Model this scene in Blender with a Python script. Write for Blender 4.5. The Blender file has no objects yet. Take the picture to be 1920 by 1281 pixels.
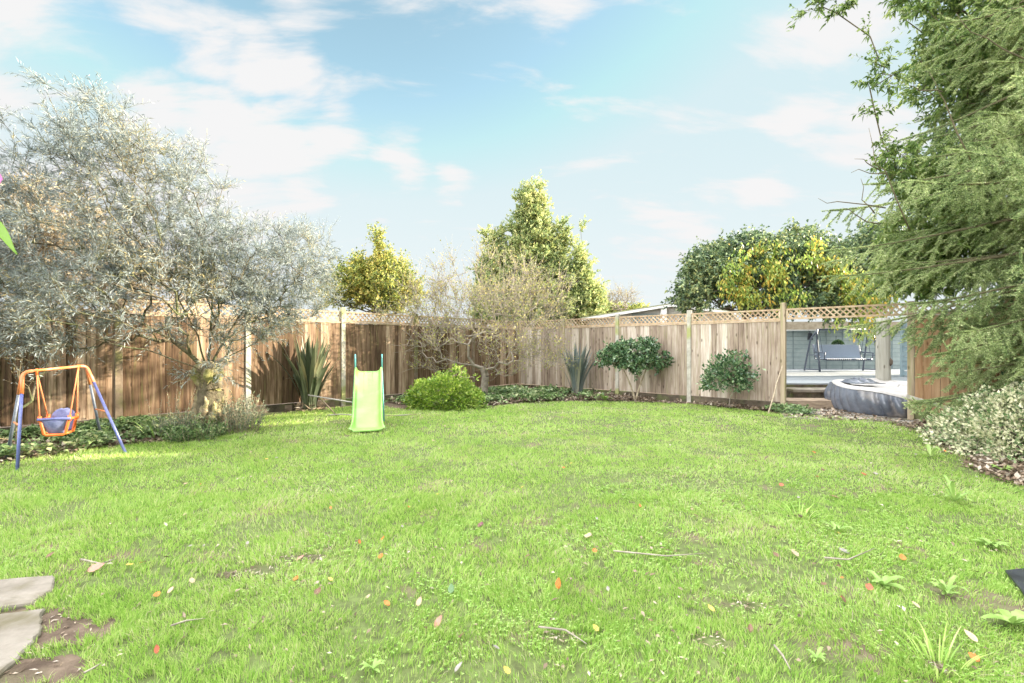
import bpy, math, random
import numpy as np
from mathutils import Vector, noise as mnoise

R = math.radians
random.seed(7)
rng = np.random.default_rng(11)
scene = bpy.context.scene
COL = scene.collection
FPX = 900.0          # focal length in photo pixels
CAMZ = 1.30
HOR = 650.0

# ------------------------------------------------------------------ camera
cam_d = bpy.data.cameras.new("camera")
cam_d.sensor_width = 36.0
cam_d.lens = FPX / 1920 * 36
cam_d.shift_y = (HOR - 640.5) / 1920
cam_d.clip_start = 0.05
cam_d.clip_end = 2000
cam = bpy.data.objects.new("camera", cam_d)
COL.objects.link(cam)
cam.location = (0, 0, CAMZ)
cam.rotation_euler = (R(90), 0, 0)
scene.camera = cam

# ------------------------------------------------------------------ light and sky
SUN_ROT, SUN_EL = 77.0, 17.0
SKY_STRENGTH = 0.15
EXPOSURE = 2.05
scene.view_settings.view_transform = 'Standard'
scene.view_settings.look = 'None'
scene.view_settings.exposure = EXPOSURE
scene.view_settings.gamma = 1.0

sd = bpy.data.lights.new("sun", 'SUN')
sd.energy = 5.0
sd.angle = R(0.53)
sd.color = (1.0, 0.87, 0.68)
sun = bpy.data.objects.new("sun", sd)
COL.objects.link(sun)
sv = Vector((math.sin(R(SUN_ROT)) * math.cos(R(SUN_EL)), math.cos(R(SUN_ROT)) * math.cos(R(SUN_EL)), math.sin(R(SUN_EL))))
sun.rotation_euler = sv.to_track_quat('Z', 'Y').to_euler()
sun.location = sv * 60

world = bpy.data.worlds.new("World")
scene.world = world
world.use_nodes = True


def build_world():
    nt = world.node_tree
    N, Lk = nt.nodes, nt.links
    N.clear()
    out = N.new('ShaderNodeOutputWorld')
    bg = N.new('ShaderNodeBackground')
    bg.inputs[1].default_value = SKY_STRENGTH
    sky = N.new('ShaderNodeTexSky')
    sky.sky_type = 'NISHITA'
    sky.sun_disc = False
    sky.sun_elevation = R(SUN_EL)
    sky.sun_rotation = R(SUN_ROT)
    sky.air_density = 1.0
    sky.dust_density = 0.4
    sky.ozone_density = 2.0
    tc = N.new('ShaderNodeTexCoord')

    def val(x):
        return x

    def math_(op, a, b=None, c=None):
        n = N.new('ShaderNodeMath'); n.operation = op
        for i, v in enumerate((a, b, c)):
            if v is None: continue
            if hasattr(v, 'links'): Lk.new(v, n.inputs[i])
            else: n.inputs[i].default_value = v
        return n.outputs[0]

    def ramp(v, a, b, c=0.0, d=1.0):
        n = N.new('ShaderNodeMapRange'); n.interpolation_type = 'SMOOTHSTEP'
        Lk.new(v, n.inputs[0])
        for i, q in zip((1, 2, 3, 4), (a, b, c, d)): n.inputs[i].default_value = q
        return n.outputs[0]

    def mix(f, a, b):
        n = N.new('ShaderNodeMix'); n.data_type = 'RGBA'
        if hasattr(f, 'links'): Lk.new(f, n.inputs[0])
        else: n.inputs[0].default_value = f
        for i, v in ((6, a), (7, b)):
            if hasattr(v, 'links'): Lk.new(v, n.inputs[i])
            else: n.inputs[i].default_value = (*v, 1)
        return n.outputs[2]
    nrm = N.new('ShaderNodeVectorMath'); nrm.operation = 'NORMALIZE'
    Lk.new(tc.outputs['Generated'], nrm.inputs[0])
    sep = N.new('ShaderNodeSeparateXYZ'); Lk.new(nrm.outputs[0], sep.inputs[0])
    x, y, z = sep.outputs
    # clouds lie on a flat layer: project the direction onto it
    zz = math_('ADD', math_('MAXIMUM', z, 0.0), 0.25)
    comb = N.new('ShaderNodeCombineXYZ')
    Lk.new(math_('DIVIDE', x, zz), comb.inputs[0]); Lk.new(math_('DIVIDE', y, zz), comb.inputs[1])
    mp = N.new('ShaderNodeMapping'); mp.inputs['Rotation'].default_value = (0, 0, R(-35)); mp.inputs['Scale'].default_value = (0.75, 1.7, 1)
    Lk.new(comb.outputs[0], mp.inputs[0])
    no = N.new('ShaderNodeTexNoise'); no.inputs['Scale'].default_value = 3.4; no.inputs['Detail'].default_value = 10
    no.inputs['Roughness'].default_value = 0.58; no.inputs['Distortion'].default_value = 0.35
    Lk.new(mp.outputs[0], no.inputs['Vector'])
    blobs = [  # where cloud stands in the sky: photo bearing, angular size, weight
        (20, 60, .22, .75), (110, 150, .2, .75), (-60, 180, .25, .9), (300, 45, .12, .8), (390, 95, .13, .9), (480, 130, .13, .95),
        (560, 165, .12, .95), (625, 195, .08, .9), (290, 215, .16, .95), (400, 240, .17, 1), (500, 280, .16, 1),
        (440, 350, .2, 1), (560, 330, .15, .9), (610, 250, .1, .8), (760, 305, .09, .85), (850, 335, .07, .8), (560, 30, .11, .62),
        (780, 60, .1, .55), (1570, 40, .16, .85), (1470, 80, .13, .7), (1620, 250, .14, .95), (1520, 240, .12, .85),
        (1440, 335, .08, .85), (1250, 430, .16, .75), (1060, 0, .08, .5), (250, 420, .3, 1), (0, 330, .3, .95)]
    acc = None
    for (px, py, r, w) in blobs:
        c = Vector(((px - 960) / FPX, 1, (HOR - py) / FPX)).normalized()
        dn = N.new('ShaderNodeVectorMath'); dn.operation = 'DISTANCE'
        Lk.new(nrm.outputs[0], dn.inputs[0]); dn.inputs[1].default_value = c
        v = ramp(dn.outputs['Value'], 0.0, r * 0.95, w, 0.0)
        acc = v if acc is None else math_('MAXIMUM', acc, v)
    # added cloud out of view, overhead and behind, to fill-light the garden
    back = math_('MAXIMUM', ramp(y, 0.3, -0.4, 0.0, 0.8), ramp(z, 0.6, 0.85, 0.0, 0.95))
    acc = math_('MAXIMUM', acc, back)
    f = math_('ADD', acc, math_('MULTIPLY', math_('SUBTRACT', no.outputs[0], 0.5), 4.2))
    cov = ramp(f, 0.15, 1.05, 0.0, 0.97)
    # thin veil towards the horizon
    veil = ramp(z, 0.5, 0.0, 0.0, 0.93)
    tint = N.new('ShaderNodeMix'); tint.data_type = 'RGBA'; tint.blend_type = 'MULTIPLY'; tint.inputs[0].default_value = 1
    Lk.new(sky.outputs[0], tint.inputs[6]); tint.inputs[7].default_value = (.80, .745, .54, 1)
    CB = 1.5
    lim = N.new('ShaderNodeVectorMath'); lim.operation = 'MINIMUM'
    Lk.new(tint.outputs[2], lim.inputs[0]); lim.inputs[1].default_value = (1.10, 1.38, 1.46)
    c1 = mix(veil, lim.outputs[0], (CB * .955, CB * 1.01, CB * 1.02))
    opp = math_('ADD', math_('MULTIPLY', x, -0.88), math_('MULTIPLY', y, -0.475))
    bright = math_('MAXIMUM', ramp(opp, 0.42, 0.9, 1.0, 9.3), ramp(z, 0.62, 0.85, 1.0, 8.8))  # out-of-view cloud boosted overhead and opposite the sun as fill light
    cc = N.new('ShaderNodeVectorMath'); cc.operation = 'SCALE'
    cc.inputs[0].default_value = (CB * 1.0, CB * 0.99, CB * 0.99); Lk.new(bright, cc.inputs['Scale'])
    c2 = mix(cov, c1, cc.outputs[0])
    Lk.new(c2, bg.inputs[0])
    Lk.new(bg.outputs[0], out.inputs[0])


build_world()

# ------------------------------------------------------------------ helpers


def W(px, py, d):
    """point in the garden seen at photo bearing (px,py) at distance d in front of the camera"""
    return Vector(((px - 960) / FPX * d, d, CAMZ + (HOR - py) / FPX * d))


def G(px, py):
    d = FPX * CAMZ / (py - HOR)
    return Vector(((px - 960) / FPX * d, d, 0))


def tag(o, label=None, cat=None, group=None, kind=None):
    if label: o['label'] = label
    if cat: o['category'] = cat
    if group: o['group'] = group
    if kind: o['kind'] = kind
    return o


def empty(name, loc=(0, 0, 0), label=None, cat=None, group=None, rz=0):
    o = bpy.data.objects.new(name, None)
    o.empty_display_size = 0.2
    COL.objects.link(o)
    o.location = loc
    o.rotation_euler = (0, 0, rz)
    return tag(o, label, cat, group)


def link_mesh(name, me, mat, parent=None, smooth=False):
    if mat: me.materials.append(mat)
    if smooth:
        me.polygons.foreach_set('use_smooth', np.ones(len(me.polygons), dtype=bool))
    o = bpy.data.objects.new(name, me)
    COL.objects.link(o)
    if parent:
        o.parent = parent
        # geometry is written in world space: undo the parent's placement
        bpy_m = Vector(parent.location)
        if parent.rotation_euler.z == 0:
            o.location = -bpy_m
    return o


def mesh_np(name, chunks, mat, parent=None, smooth=False):
    """chunks: list of (verts (n,3), faces (m,k)) arrays"""
    vs, loops, sizes = [], [], []
    off = 0
    for v, f in chunks:
        v = np.asarray(v, dtype=np.float32).reshape(-1, 3)
        f = np.asarray(f, dtype=np.int64)
        vs.append(v)
        loops.append((f + off).ravel())
        sizes.append(np.full(len(f), f.shape[1]))
        off += len(v)
    if sum(len(q) for q in sizes) == 0: return None
    vs = np.concatenate(vs); loops = np.concatenate(loops).astype(np.int32); sizes = np.concatenate(sizes).astype(np.int32)
    me = bpy.data.meshes.new(name)
    me.vertices.add(len(vs)); me.vertices.foreach_set('co', vs.ravel())
    me.loops.add(len(loops)); me.loops.foreach_set('vertex_index', loops)
    me.polygons.add(len(sizes))
    starts = np.concatenate([[0], np.cumsum(sizes)[:-1]]).astype(np.int32)
    me.polygons.foreach_set('loop_start', starts)
    me.update(calc_edges=True)
    return link_mesh(name, me, mat, parent, smooth)


class MB:
    def __init__(s): s.v = []; s.f = []

    def add(s, vs, fs):
        o = len(s.v)
        s.v += [tuple(v) for v in vs]
        s.f += [tuple(i + o for i in f) for f in fs]
        return s

    def box(s, c, size, ax=None, rz=0.0, taper=1.0):
        """box centred on c; ax = (X,Y,Z) axes or rotation rz about Z"""
        if ax is None:
            X = Vector((math.cos(rz), math.sin(rz), 0)); Y = Vector((-math.sin(rz), math.cos(rz), 0)); Z = Vector((0, 0, 1))
        else:
            X, Y, Z = [Vector(a) for a in ax]
        c = Vector(c); hx, hy, hz = [q / 2 for q in size]
        vs = []
        for k in (-1, 1):
            t = taper if k > 0 else 1.0
            for (i, j) in ((-1, -1), (1, -1), (1, 1), (-1, 1)):
                vs.append(c + X * hx * i * t + Y * hy * j * t + Z * hz * k)
        return s.add(vs, [(0, 3, 2, 1), (4, 5, 6, 7), (0, 1, 5, 4), (1, 2, 6, 5), (2, 3, 7, 6), (3, 0, 4, 7)])

    def bar(s, a, b, w, h, up=(0, 0, 1)):
        a, b = Vector(a), Vector(b)
        Z = (b - a); L = Z.length; Z.normalize()
        U = Vector(up)
        X = U.cross(Z)
        if X.length < 1e-4: X = Vector((1, 0, 0)).cross(Z)
        X.normalize(); Y = Z.cross(X)
        return s.box((a + b) / 2, (w, h, L), ax=(X, Y, Z))

    def tube(s, pts, rad, n=10, cap=True):
        pts = [Vector(p) for p in pts]
        if not hasattr(rad, '__len__'): rad = [rad] * len(pts)
        rings = []
        up = None
        for i, p in enumerate(pts):
            t = (pts[min(i + 1, len(pts) - 1)] - pts[max(i - 1, 0)])
            t.normalize()
            if up is None:
                up = Vector((0, 0, 1)) if abs(t.z) < 0.9 else Vector((1, 0, 0))
            X = (up - t * up.dot(t)); X.normalize(); up = X
            Y = t.cross(X)
            rings.append([p + (X * math.cos(a) + Y * math.sin(a)) * rad[i] for a in [2 * math.pi * k / n for k in range(n)]])
        vs = [v for r in rings for v in r]; fs = []
        for i in range(len(pts) - 1):
            for k in range(n):
                fs.append((i * n + k, i * n + (k + 1) % n, (i + 1) * n + (k + 1) % n, (i + 1) * n + k))
        if cap:
            fs.append(tuple(reversed(range(n)))); fs.append(tuple(range((len(pts) - 1) * n, len(pts) * n)))
        return s.add(vs, fs)

    def grid(s, rows, closed=False):
        n = len(rows[0]); vs = [v for r in rows for v in r]; fs = []
        for i in range(len(rows) - 1):
            for k in range(n if closed else n - 1):
                k2 = (k + 1) % n
                fs.append((i * n + k, i * n + k2, (i + 1) * n + k2, (i + 1) * n + k))
        return s.add(vs, fs)

    def build(s, name, mat, parent=None, smooth=False, bevel=0.0, solid=0.0):
        me = bpy.data.meshes.new(name)
        me.from_pydata(s.v, [], s.f)
        me.update()
        o = link_mesh(name, me, mat, parent, smooth)
        if solid:
            m = o.modifiers.new('solid', 'SOLIDIFY'); m.thickness = solid; m.offset = 0
        if bevel:
            m = o.modifiers.new('bevel', 'BEVEL'); m.width = bevel; m.segments = 2; m.limit_method = 'ANGLE'
        return o


def bez(a, b, c, n=8):
    a, b, c = Vector(a), Vector(b), Vector(c)
    return [a * (1 - t) ** 2 + b * 2 * t * (1 - t) + c * t * t for t in [i / (n - 1) for i in range(n)]]


# ------------------------------------------------------------------ materials
def new_mat(name):
    m = bpy.data.materials.new(name); m.use_nodes = True
    nt = m.node_tree; nt.nodes.clear()
    out = nt.nodes.new('ShaderNodeOutputMaterial')
    return m, nt, nt.nodes, nt.links, out


def ramp_node(N, stops):
    r = N.new('ShaderNodeValToRGB')
    while len(r.color_ramp.elements) < len(stops): r.color_ramp.elements.new(0.5)
    for e, (p, c) in zip(r.color_ramp.elements, stops):
        e.position = p; e.color = (*c, 1)
    return r


def mat_leaf(name, stops, trans=0.35, rough=0.5, clump=1.2, clump_amt=0.35, spec=0.4, tcol=None):
    """each leaf takes its own colour; bigger patches drift through the range"""
    m, nt, N, L, out = new_mat(name)
    geo = N.new('ShaderNodeNewGeometry')
    no = N.new('ShaderNodeTexNoise'); no.inputs['Scale'].default_value = clump; no.inputs['Detail'].default_value = 3
    L.new(geo.outputs['Position'], no.inputs['Vector'])
    a = N.new('ShaderNodeMath'); a.operation = 'MULTIPLY_ADD'
    L.new(no.outputs[0], a.inputs[0]); a.inputs[1].default_value = clump_amt * 3; a.inputs[2].default_value = -clump_amt * 1.5
    b = N.new('ShaderNodeMath'); b.operation = 'ADD'; b.use_clamp = True
    L.new(a.outputs[0], b.inputs[0]); L.new(geo.outputs['Random Per Island'], b.inputs[1])
    r = ramp_node(N, stops); L.new(b.outputs[0], r.inputs[0])
    p = N.new('ShaderNodeBsdfPrincipled'); p.inputs['Roughness'].default_value = rough
    p.inputs['Specular IOR Level'].default_value = spec
    L.new(r.outputs[0], p.inputs['Base Color'])
    if trans > 0:
        t = N.new('ShaderNodeBsdfTranslucent')
        if tcol:
            mm = N.new('ShaderNodeMix'); mm.data_type = 'RGBA'; mm.blend_type = 'MULTIPLY'; mm.inputs[0].default_value = 1
            L.new(r.outputs[0], mm.inputs[6]); mm.inputs[7].default_value = (*tcol, 1); L.new(mm.outputs[2], t.inputs[0])
        else:
            L.new(r.outputs[0], t.inputs[0])
        mx = N.new('ShaderNodeMixShader'); mx.inputs[0].default_value = trans
        L.new(p.outputs[0], mx.inputs[1]); L.new(t.outputs[0], mx.inputs[2]); L.new(mx.outputs[0], out.inputs[0])
    else:
        L.new(p.outputs[0], out.inputs[0])
    return m


def mat_wood(name, stops, scale=(14, 14, 1.0), algae=0.0, bump=0.25, rough=0.85, axis_obj=True, knots=True, foot=0.0):
    m, nt, N, L, out = new_mat(name)
    tc = N.new('ShaderNodeTexCoord'); geo = N.new('ShaderNodeNewGeometry')
    mp = N.new('ShaderNodeMapping'); mp.inputs['Scale'].default_value = scale
    L.new(geo.outputs['Position'], mp.inputs[0])
    # shift the grain from board to board
    sh = N.new('ShaderNodeVectorMath'); sh.operation = 'SCALE'; sh.inputs[0].default_value = (7, 13, 31)
    L.new(geo.outputs['Random Per Island'], sh.inputs['Scale'])
    ad = N.new('ShaderNodeVectorMath'); L.new(mp.outputs[0], ad.inputs[0]); L.new(sh.outputs[0], ad.inputs[1])
    no = N.new('ShaderNodeTexNoise'); no.inputs['Scale'].default_value = 1.6; no.inputs['Detail'].default_value = 7; no.inputs['Roughness'].default_value = 0.65
    L.new(ad.outputs[0], no.inputs['Vector'])
    mx = N.new('ShaderNodeMath'); mx.operation = 'MULTIPLY_ADD'; mx.use_clamp = True
    L.new(geo.outputs['Random Per Island'], mx.inputs[0]); mx.inputs[1].default_value = 0.75
    m2 = N.new('ShaderNodeMath'); m2.operation = 'MULTIPLY_ADD'; L.new(no.outputs[0], m2.inputs[0]); m2.inputs[1].default_value = 1.9; m2.inputs[2].default_value = -0.83
    L.new(m2.outputs[0], mx.inputs[2])
    r = ramp_node(N, stops); L.new(mx.outputs[0], r.inputs[0])
    colour = r.outputs[0]
    if knots:
        vo = N.new('ShaderNodeTexVoronoi'); vo.inputs['Scale'].default_value = 1.0
        mk = N.new('ShaderNodeMapping'); mk.inputs['Scale'].default_value = (9, 9, 3.2)
        L.new(geo.outputs['Position'], mk.inputs[0])
        ak = N.new('ShaderNodeVectorMath'); L.new(mk.outputs[0], ak.inputs[0]); L.new(sh.outputs[0], ak.inputs[1])
        L.new(ak.outputs[0], vo.inputs['Vector'])
        kr = N.new('ShaderNodeMapRange'); L.new(vo.outputs['Distance'], kr.inputs[0])
        for i, q in zip((1, 2, 3, 4), (0.08, 0.17, 0.75, 0.0)): kr.inputs[i].default_value = q
        km = N.new('ShaderNodeMix'); km.data_type = 'RGBA'; L.new(kr.outputs[0], km.inputs[0]); L.new(colour, km.inputs[6])
        km.inputs[7].default_value = (stops[0][1][0] * .35, stops[0][1][1] * .3, stops[0][1][2] * .28, 1)
        colour = km.outputs[2]
    if algae > 0:
        an = N.new('ShaderNodeTexNoise'); an.inputs['Scale'].default_value = 2.3; an.inputs['Detail'].default_value = 5
        L.new(ad.outputs[0], an.inputs['Vector'])
        ar = N.new('ShaderNodeMapRange'); L.new(an.outputs[0], ar.inputs[0])
        for i, q in zip((1, 2, 3, 4), (0.53, 0.7, 0.0, algae)): ar.inputs[i].default_value = q
        am = N.new('ShaderNodeMix'); am.data_type = 'RGBA'; L.new(ar.outputs[0], am.inputs[0]); L.new(colour, am.inputs[6])
        am.inputs[7].default_value = (.24, .26, .09, 1)
        colour = am.outputs[2]
    p = N.new('ShaderNodeBsdfPrincipled'); p.inputs['Roughness'].default_value = rough; p.inputs['Specular IOR Level'].default_value = 0.25
    L.new(colour, p.inputs['Base Color'])
    bp = N.new('ShaderNodeBump'); bp.inputs['Strength'].default_value = bump; bp.inputs['Distance'].default_value = 0.01
    L.new(no.outputs[0], bp.inputs['Height']); L.new(bp.outputs[0], p.inputs['Normal'])
    L.new(p.outputs[0], out.inputs[0])
    return m


def mat_rough(name, c1, c2, scale=6, rough=0.9, bump=0.3, dist=0.01, detail=8, lo=.35, hi=.65, spec=.3, c3=None, scale3=1.0, metallic=0, amt3=(.5, .62)):
    m, nt, N, L, out = new_mat(name)
    geo = N.new('ShaderNodeNewGeometry')
    no = N.new('ShaderNodeTexNoise'); no.inputs['Scale'].default_value = scale; no.inputs['Detail'].default_value = detail; no.inputs['Roughness'].default_value = .65
    L.new(geo.outputs['Position'], no.inputs['Vector'])
    r = ramp_node(N, [(lo, c1), (hi, c2)]); L.new(no.outputs[0], r.inputs[0])
    colour = r.outputs[0]
    if c3:
        n3 = N.new('ShaderNodeTexNoise'); n3.inputs['Scale'].default_value = scale3; n3.inputs['Detail'].default_value = 6
        L.new(geo.outputs['Position'], n3.inputs['Vector'])
        ar = N.new('ShaderNodeMapRange'); L.new(n3.outputs[0], ar.inputs[0])
        for i, q in zip((1, 2, 3, 4), (amt3[0], amt3[1], 0.0, .9)): ar.inputs[i].default_value = q
        am = N.new('ShaderNodeMix'); am.data_type = 'RGBA'; L.new(ar.outputs[0], am.inputs[0]); L.new(colour, am.inputs[6]); am.inputs[7].default_value = (*c3, 1)
        colour = am.outputs[2]
    p = N.new('ShaderNodeBsdfPrincipled'); p.inputs['Roughness'].default_value = rough; p.inputs['Specular IOR Level'].default_value = spec
    p.inputs['Metallic'].default_value = metallic
    L.new(colour, p.inputs['Base Color'])
    if bump:
        bp = N.new('ShaderNodeBump'); bp.inputs['Strength'].default_value = bump; bp.inputs['Distance'].default_value = dist
        L.new(no.outputs[0], bp.inputs['Height']); L.new(bp.outputs[0], p.inputs['Normal'])
    L.new(p.outputs[0], out.inputs[0])
    return m


M = {}
M['soil'] = mat_rough('soil', (.07, .048, .033), (.17, .125, .09), 9, bump=.8, dist=.03, c3=(.10, .12, .045), scale3=.9)
M['lawn_soil'] = mat_rough('lawn_soil', (.07, .08, .03), (.14, .19, .055), 14, bump=.6, dist=.02, c3=(.16, .12, .085), scale3=2.2, amt3=(.56, .66))
M['gravel'] = mat_rough('gravel_path', (.16, .14, .115), (.42, .40, .37), 38, bump=.9, dist=.02, detail=3, c3=(.13, .12, .07), scale3=2.5)
M['grass'] = mat_leaf('grass_blades', [(0, (.21, .385, .06)), (.4, (.405, .62, .125)), (.75, (.56, .72, .22)), (.93, (.68, .71, .32)), (1, (.76, .68, .5))], trans=.5, rough=.42, clump=.9, clump_amt=.3, spec=.5)
M['clover'] = mat_leaf('clover_leaves', [(0, (.18, .36, .05)), (.5, (.30, .50, .10)), (1, (.50, .64, .24))], trans=.3, rough=.45, clump=1.4, clump_amt=.3)
M['litter'] = mat_leaf('leaf_litter', [(0, (.08, .055, .035)), (.4, (.2, .14, .09)), (.75, (.38, .3, .22)), (1, (.55, .48, .4))], trans=.15, rough=.6, clump=3)
M['ivy'] = mat_leaf('ivy_leaves', [(0, (.06, .12, .045)), (.5, (.17, .27, .10)), (.85, (.30, .41, .17)), (1, (.46, .50, .27))], trans=.3, rough=.35)
M['silver'] = mat_leaf('silver_leaves', [(0, (.18, .22, .215)), (.45, (.29, .34, .335)), (.8, (.41, .45, .45)), (.93, (.40, .38, .24)), (1, (.46, .39, .2))], trans=.3, rough=.65, clump=1.1, clump_amt=.35, spec=.12)
M['tanleaf'] = mat_leaf('sunlit_tan_leaves', [(0, (.2, .16, .09)), (.5, (.42, .35, .22)), (1, (.60, .50, .36))], trans=.35, rough=.6, clump=1)  # warm sunlight is put into this leaf colour
M['conifer'] = mat_leaf('conifer_sprays', [(0, (.15, .23, .10)), (.5, (.36, .43, .16)), (.85, (.58, .60, .25)), (1, (.70, .67, .32))], trans=.4, rough=.5, clump=.5, clump_amt=.3)
M['gold'] = mat_leaf('golden_leaves', [(0, (.10, .16, .05)), (.4, (.28, .34, .08)), (.8, (.52, .50, .12)), (1, (.62, .50, .14))], trans=.35, rough=.5, clump=.7, clump_amt=.35)
M['box'] = mat_leaf('bright_shrub_leaves', [(0, (.10, .20, .03)), (.4, (.22, .36, .05)), (.8, (.38, .50, .08)), (1, (.50, .58, .16))], trans=.25, rough=.4, clump=3, clump_amt=.25)
M['camellia'] = mat_leaf('camellia_leaves', [(0, (.04, .10, .045)), (.6, (.11, .20, .09)), (1, (.26, .35, .17))], trans=.08, rough=.25, clump=3, clump_amt=.2, spec=.6)
M['wist_dark'] = mat_leaf('dark_climber_leaves', [(0, (.05, .10, .05)), (.5, (.15, .22, .11)), (.9, (.30, .38, .17)), (1, (.48, .50, .2))], trans=.25, rough=.4, clump=1)
M['wist_yel'] = mat_leaf('yellow_climber_leaves', [(0, (.16, .27, .05)), (.5, (.34, .44, .10)), (.85, (.58, .54, .10)), (1, (.66, .42, .08))], trans=.4, rough=.5, clump=.9, clump_amt=.35)
M['broad'] = mat_leaf('broadleaf_leaves', [(0, (.08, .15, .04)), (.5, (.20, .30, .08)), (.85, (.36, .46, .14)), (1, (.50, .56, .25))], trans=.35, rough=.35, clump=.8, clump_amt=.3)
M['needle'] = mat_leaf('spruce_needles', [(0, (.12, .20, .08)), (.45, (.36, .47, .19)), (.8, (.58, .67, .32)), (1, (.76, .80, .46))], trans=.3, rough=.45, clump=2.2, clump_amt=.5)
M['varieg'] = mat_leaf('variegated_leaves', [(0, (.12, .23, .08)), (.3, (.28, .38, .18)), (.42, (.66, .67, .42)), (1, (.86, .82, .60))], trans=.2, rough=.4, clump=4, clump_amt=.15)
M['phorm'] = mat_leaf('strap_leaves', [(0, (.05, .065, .04)), (.5, (.10, .125, .075)), (.85, (.2, .22, .13)), (1, (.34, .3, .17))], trans=.1, rough=.4, clump=3, clump_amt=.15)
M['phorm_blue'] = mat_leaf('blue_strap_leaves', [(0, (.10, .135, .13)), (.6, (.18, .22, .21)), (1, (.33, .33, .24))], trans=.1, rough=.45, clump=3, clump_amt=.15)
M['greyplant'] = mat_leaf('grey_herb_leaves', [(0, (.11, .15, .10)), (.6, (.20, .25, .17)), (1, (.34, .38, .22))], trans=.2, rough=.6, clump=3)
M['weed'] = mat_leaf('weed_leaves', [(0, (.16, .30, .06)), (.6, (.28, .43, .11)), (1, (.45, .54, .22))], trans=.25, rough=.4, clump=3)
M['apple_leaf'] = mat_leaf('late_yellow_leaves', [(0, (.26, .32, .08)), (.5, (.44, .44, .12)), (1, (.55, .44, .16))], trans=.35, rough=.5)
M['bark_silver'] = mat_rough('lichened_bark', (.08, .065, .045), (.22, .19, .12), 9, bump=1, dist=.05, c3=(.15, .17, .08), scale3=3)
M['bark_pollard'] = mat_rough('gnarled_bark', (.14, .11, .07), (.46, .38, .24), 7, bump=1.0, dist=.07, c3=(.33, .32, .12), scale3=4, detail=10)
M['bark_grey'] = mat_rough('grey_twig_bark', (.23, .20, .16), (.42, .37, .305), 12, bump=.4)
M['bark_dark'] = mat_rough('dark_bark', (.07, .055, .04), (.2, .16, .12), 12, bump=.6)
M['bark_spruce'] = mat_rough('spruce_twig_bark', (.10, .085, .05), (.19, .16, .10), 15, bump=.5)
M['stem_tan'] = mat_rough('tan_stem', (.30, .24, .17), (.52, .44, .32), 14, bump=.3)
M['fence_l'] = mat_wood('reddish_fence_boards', [(0, (.06, .036, .022)), (.4, (.155, .098, .06)), (.75, (.32, .22, .148)), (1, (.5, .38, .27))], algae=.25)
M['fence_r'] = mat_wood('weathered_fence_boards', [(0, (.17, .125, .095)), (.35, (.32, .25, .195)), (.7, (.47, .395, .325)), (1, (.64, .57, .49))], algae=.35)
M['fence_n'] = mat_wood('orange_brown_fence_boards', [(0, (.2, .10, .05)), (.45, (.38, .22, .12)), (1, (.52, .35, .21))], algae=.15)
M['post_w'] = mat_wood('timber_post', [(0, (.27, .21, .14)), (.5, (.42, .34, .24)), (1, (.54, .46, .34))], scale=(10, 10, .7), algae=.6)
M['post_c'] = mat_rough('grey_post', (.34, .32, .27), (.52, .50, .43), 8, bump=.3, c3=(.33, .35, .13), scale3=2.2)
M['post_d'] = mat_rough('brown_post', (.16, .12, .085), (.28, .22, .16), 8, bump=.3, c3=(.2, .2, .08), scale3=2.2)
M['trellis'] = mat_wood('trellis_lath', [(0, (.30, .20, .12)), (.5, (.45, .33, .22)), (1, (.58, .47, .33))], scale=(6, 6, 6), algae=.4, knots=False)
M['gboard'] = mat_rough('dark_gravel_board', (.06, .05, .035), (.15, .12, .085), 7, bump=.3, c3=(.14, .17, .06), scale3=2)
M['orange'] = mat_rough('orange_paint', (.66, .19, .055), (.78, .26, .09), 30, rough=.4, bump=.05, c3=(.55, .27, .16), scale3=7, spec=.5)
M['orange_plastic'] = mat_rough('orange_plastic', (.74, .15, .03), (.82, .2, .045), 20, rough=.4, bump=0, spec=.5)
M['blue_paint'] = mat_rough('blue_leg_paint', (.10, .12, .32), (.15, .18, .42), 30, rough=.35, bump=.05, spec=.5)
M['blue_cloth'] = mat_rough('blue_seat_cloth', (.17, .19, .38), (.26, .29, .50), 22, rough=.9, bump=.4)
M['rope'] = mat_rough('orange_rope', (.60, .17, .07), (.76, .28, .13), 120, rough=.8, bump=.8, dist=.003)
M['slide'] = mat_rough('lime_plastic', (.22, .46, .08), (.25, .50, .10), 5, rough=.35, bump=.02, spec=.5, c3=(.29, .52, .15), scale3=3)
M['teal'] = mat_rough('teal_metal', (.09, .34, .36), (.14, .42, .44), 20, rough=.35, bump=0, spec=.5)
M['greypole'] = mat_rough('grey_pole', (.30, .29, .27), (.46, .44, .41), 20, rough=.6, bump=.1)
M['plank'] = mat_wood('weathered_plank', [(0, (.17, .125, .09)), (.5, (.32, .25, .18)), (1, (.48, .4, .3))], scale=(3, 3, 14), knots=False)
M['stone'] = mat_rough('sandstone', (.17, .15, .12), (.29, .26, .22), 4, bump=.6, dist=.02, c3=(.12, .105, .06), scale3=3.5, amt3=(.47, .6))
M['deck'] = mat_wood('pale_deck_boards', [(0, (.19, .21, .23)), (.5, (.27, .295, .31)), (1, (.36, .385, .40))], scale=(1.2, 14, 14), knots=False)
M['wallpanel'] = mat_rough('pale_painted_panel', (.33, .40, .40), (.43, .49, .48), 5, bump=.1)
M['walltrim'] = mat_rough('dark_panel_joint', (.20, .25, .26), (.26, .31, .32), 9, bump=.1)
M['bluefence'] = mat_rough('blue_grey_paint', (.24, .33, .37), (.33, .42, .45), 6, bump=.1)
M['log'] = mat_wood('pale_round_log', [(0, (.22, .21, .17)), (.5, (.35, .34, .29)), (1, (.47, .455, .40))], scale=(16, 16, .8), bump=.9)
M['bench_metal'] = mat_rough('dark_blue_metal', (.08, .10, .14), (.13, .155, .20), 20, rough=.4, bump=0, spec=.5)
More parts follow.
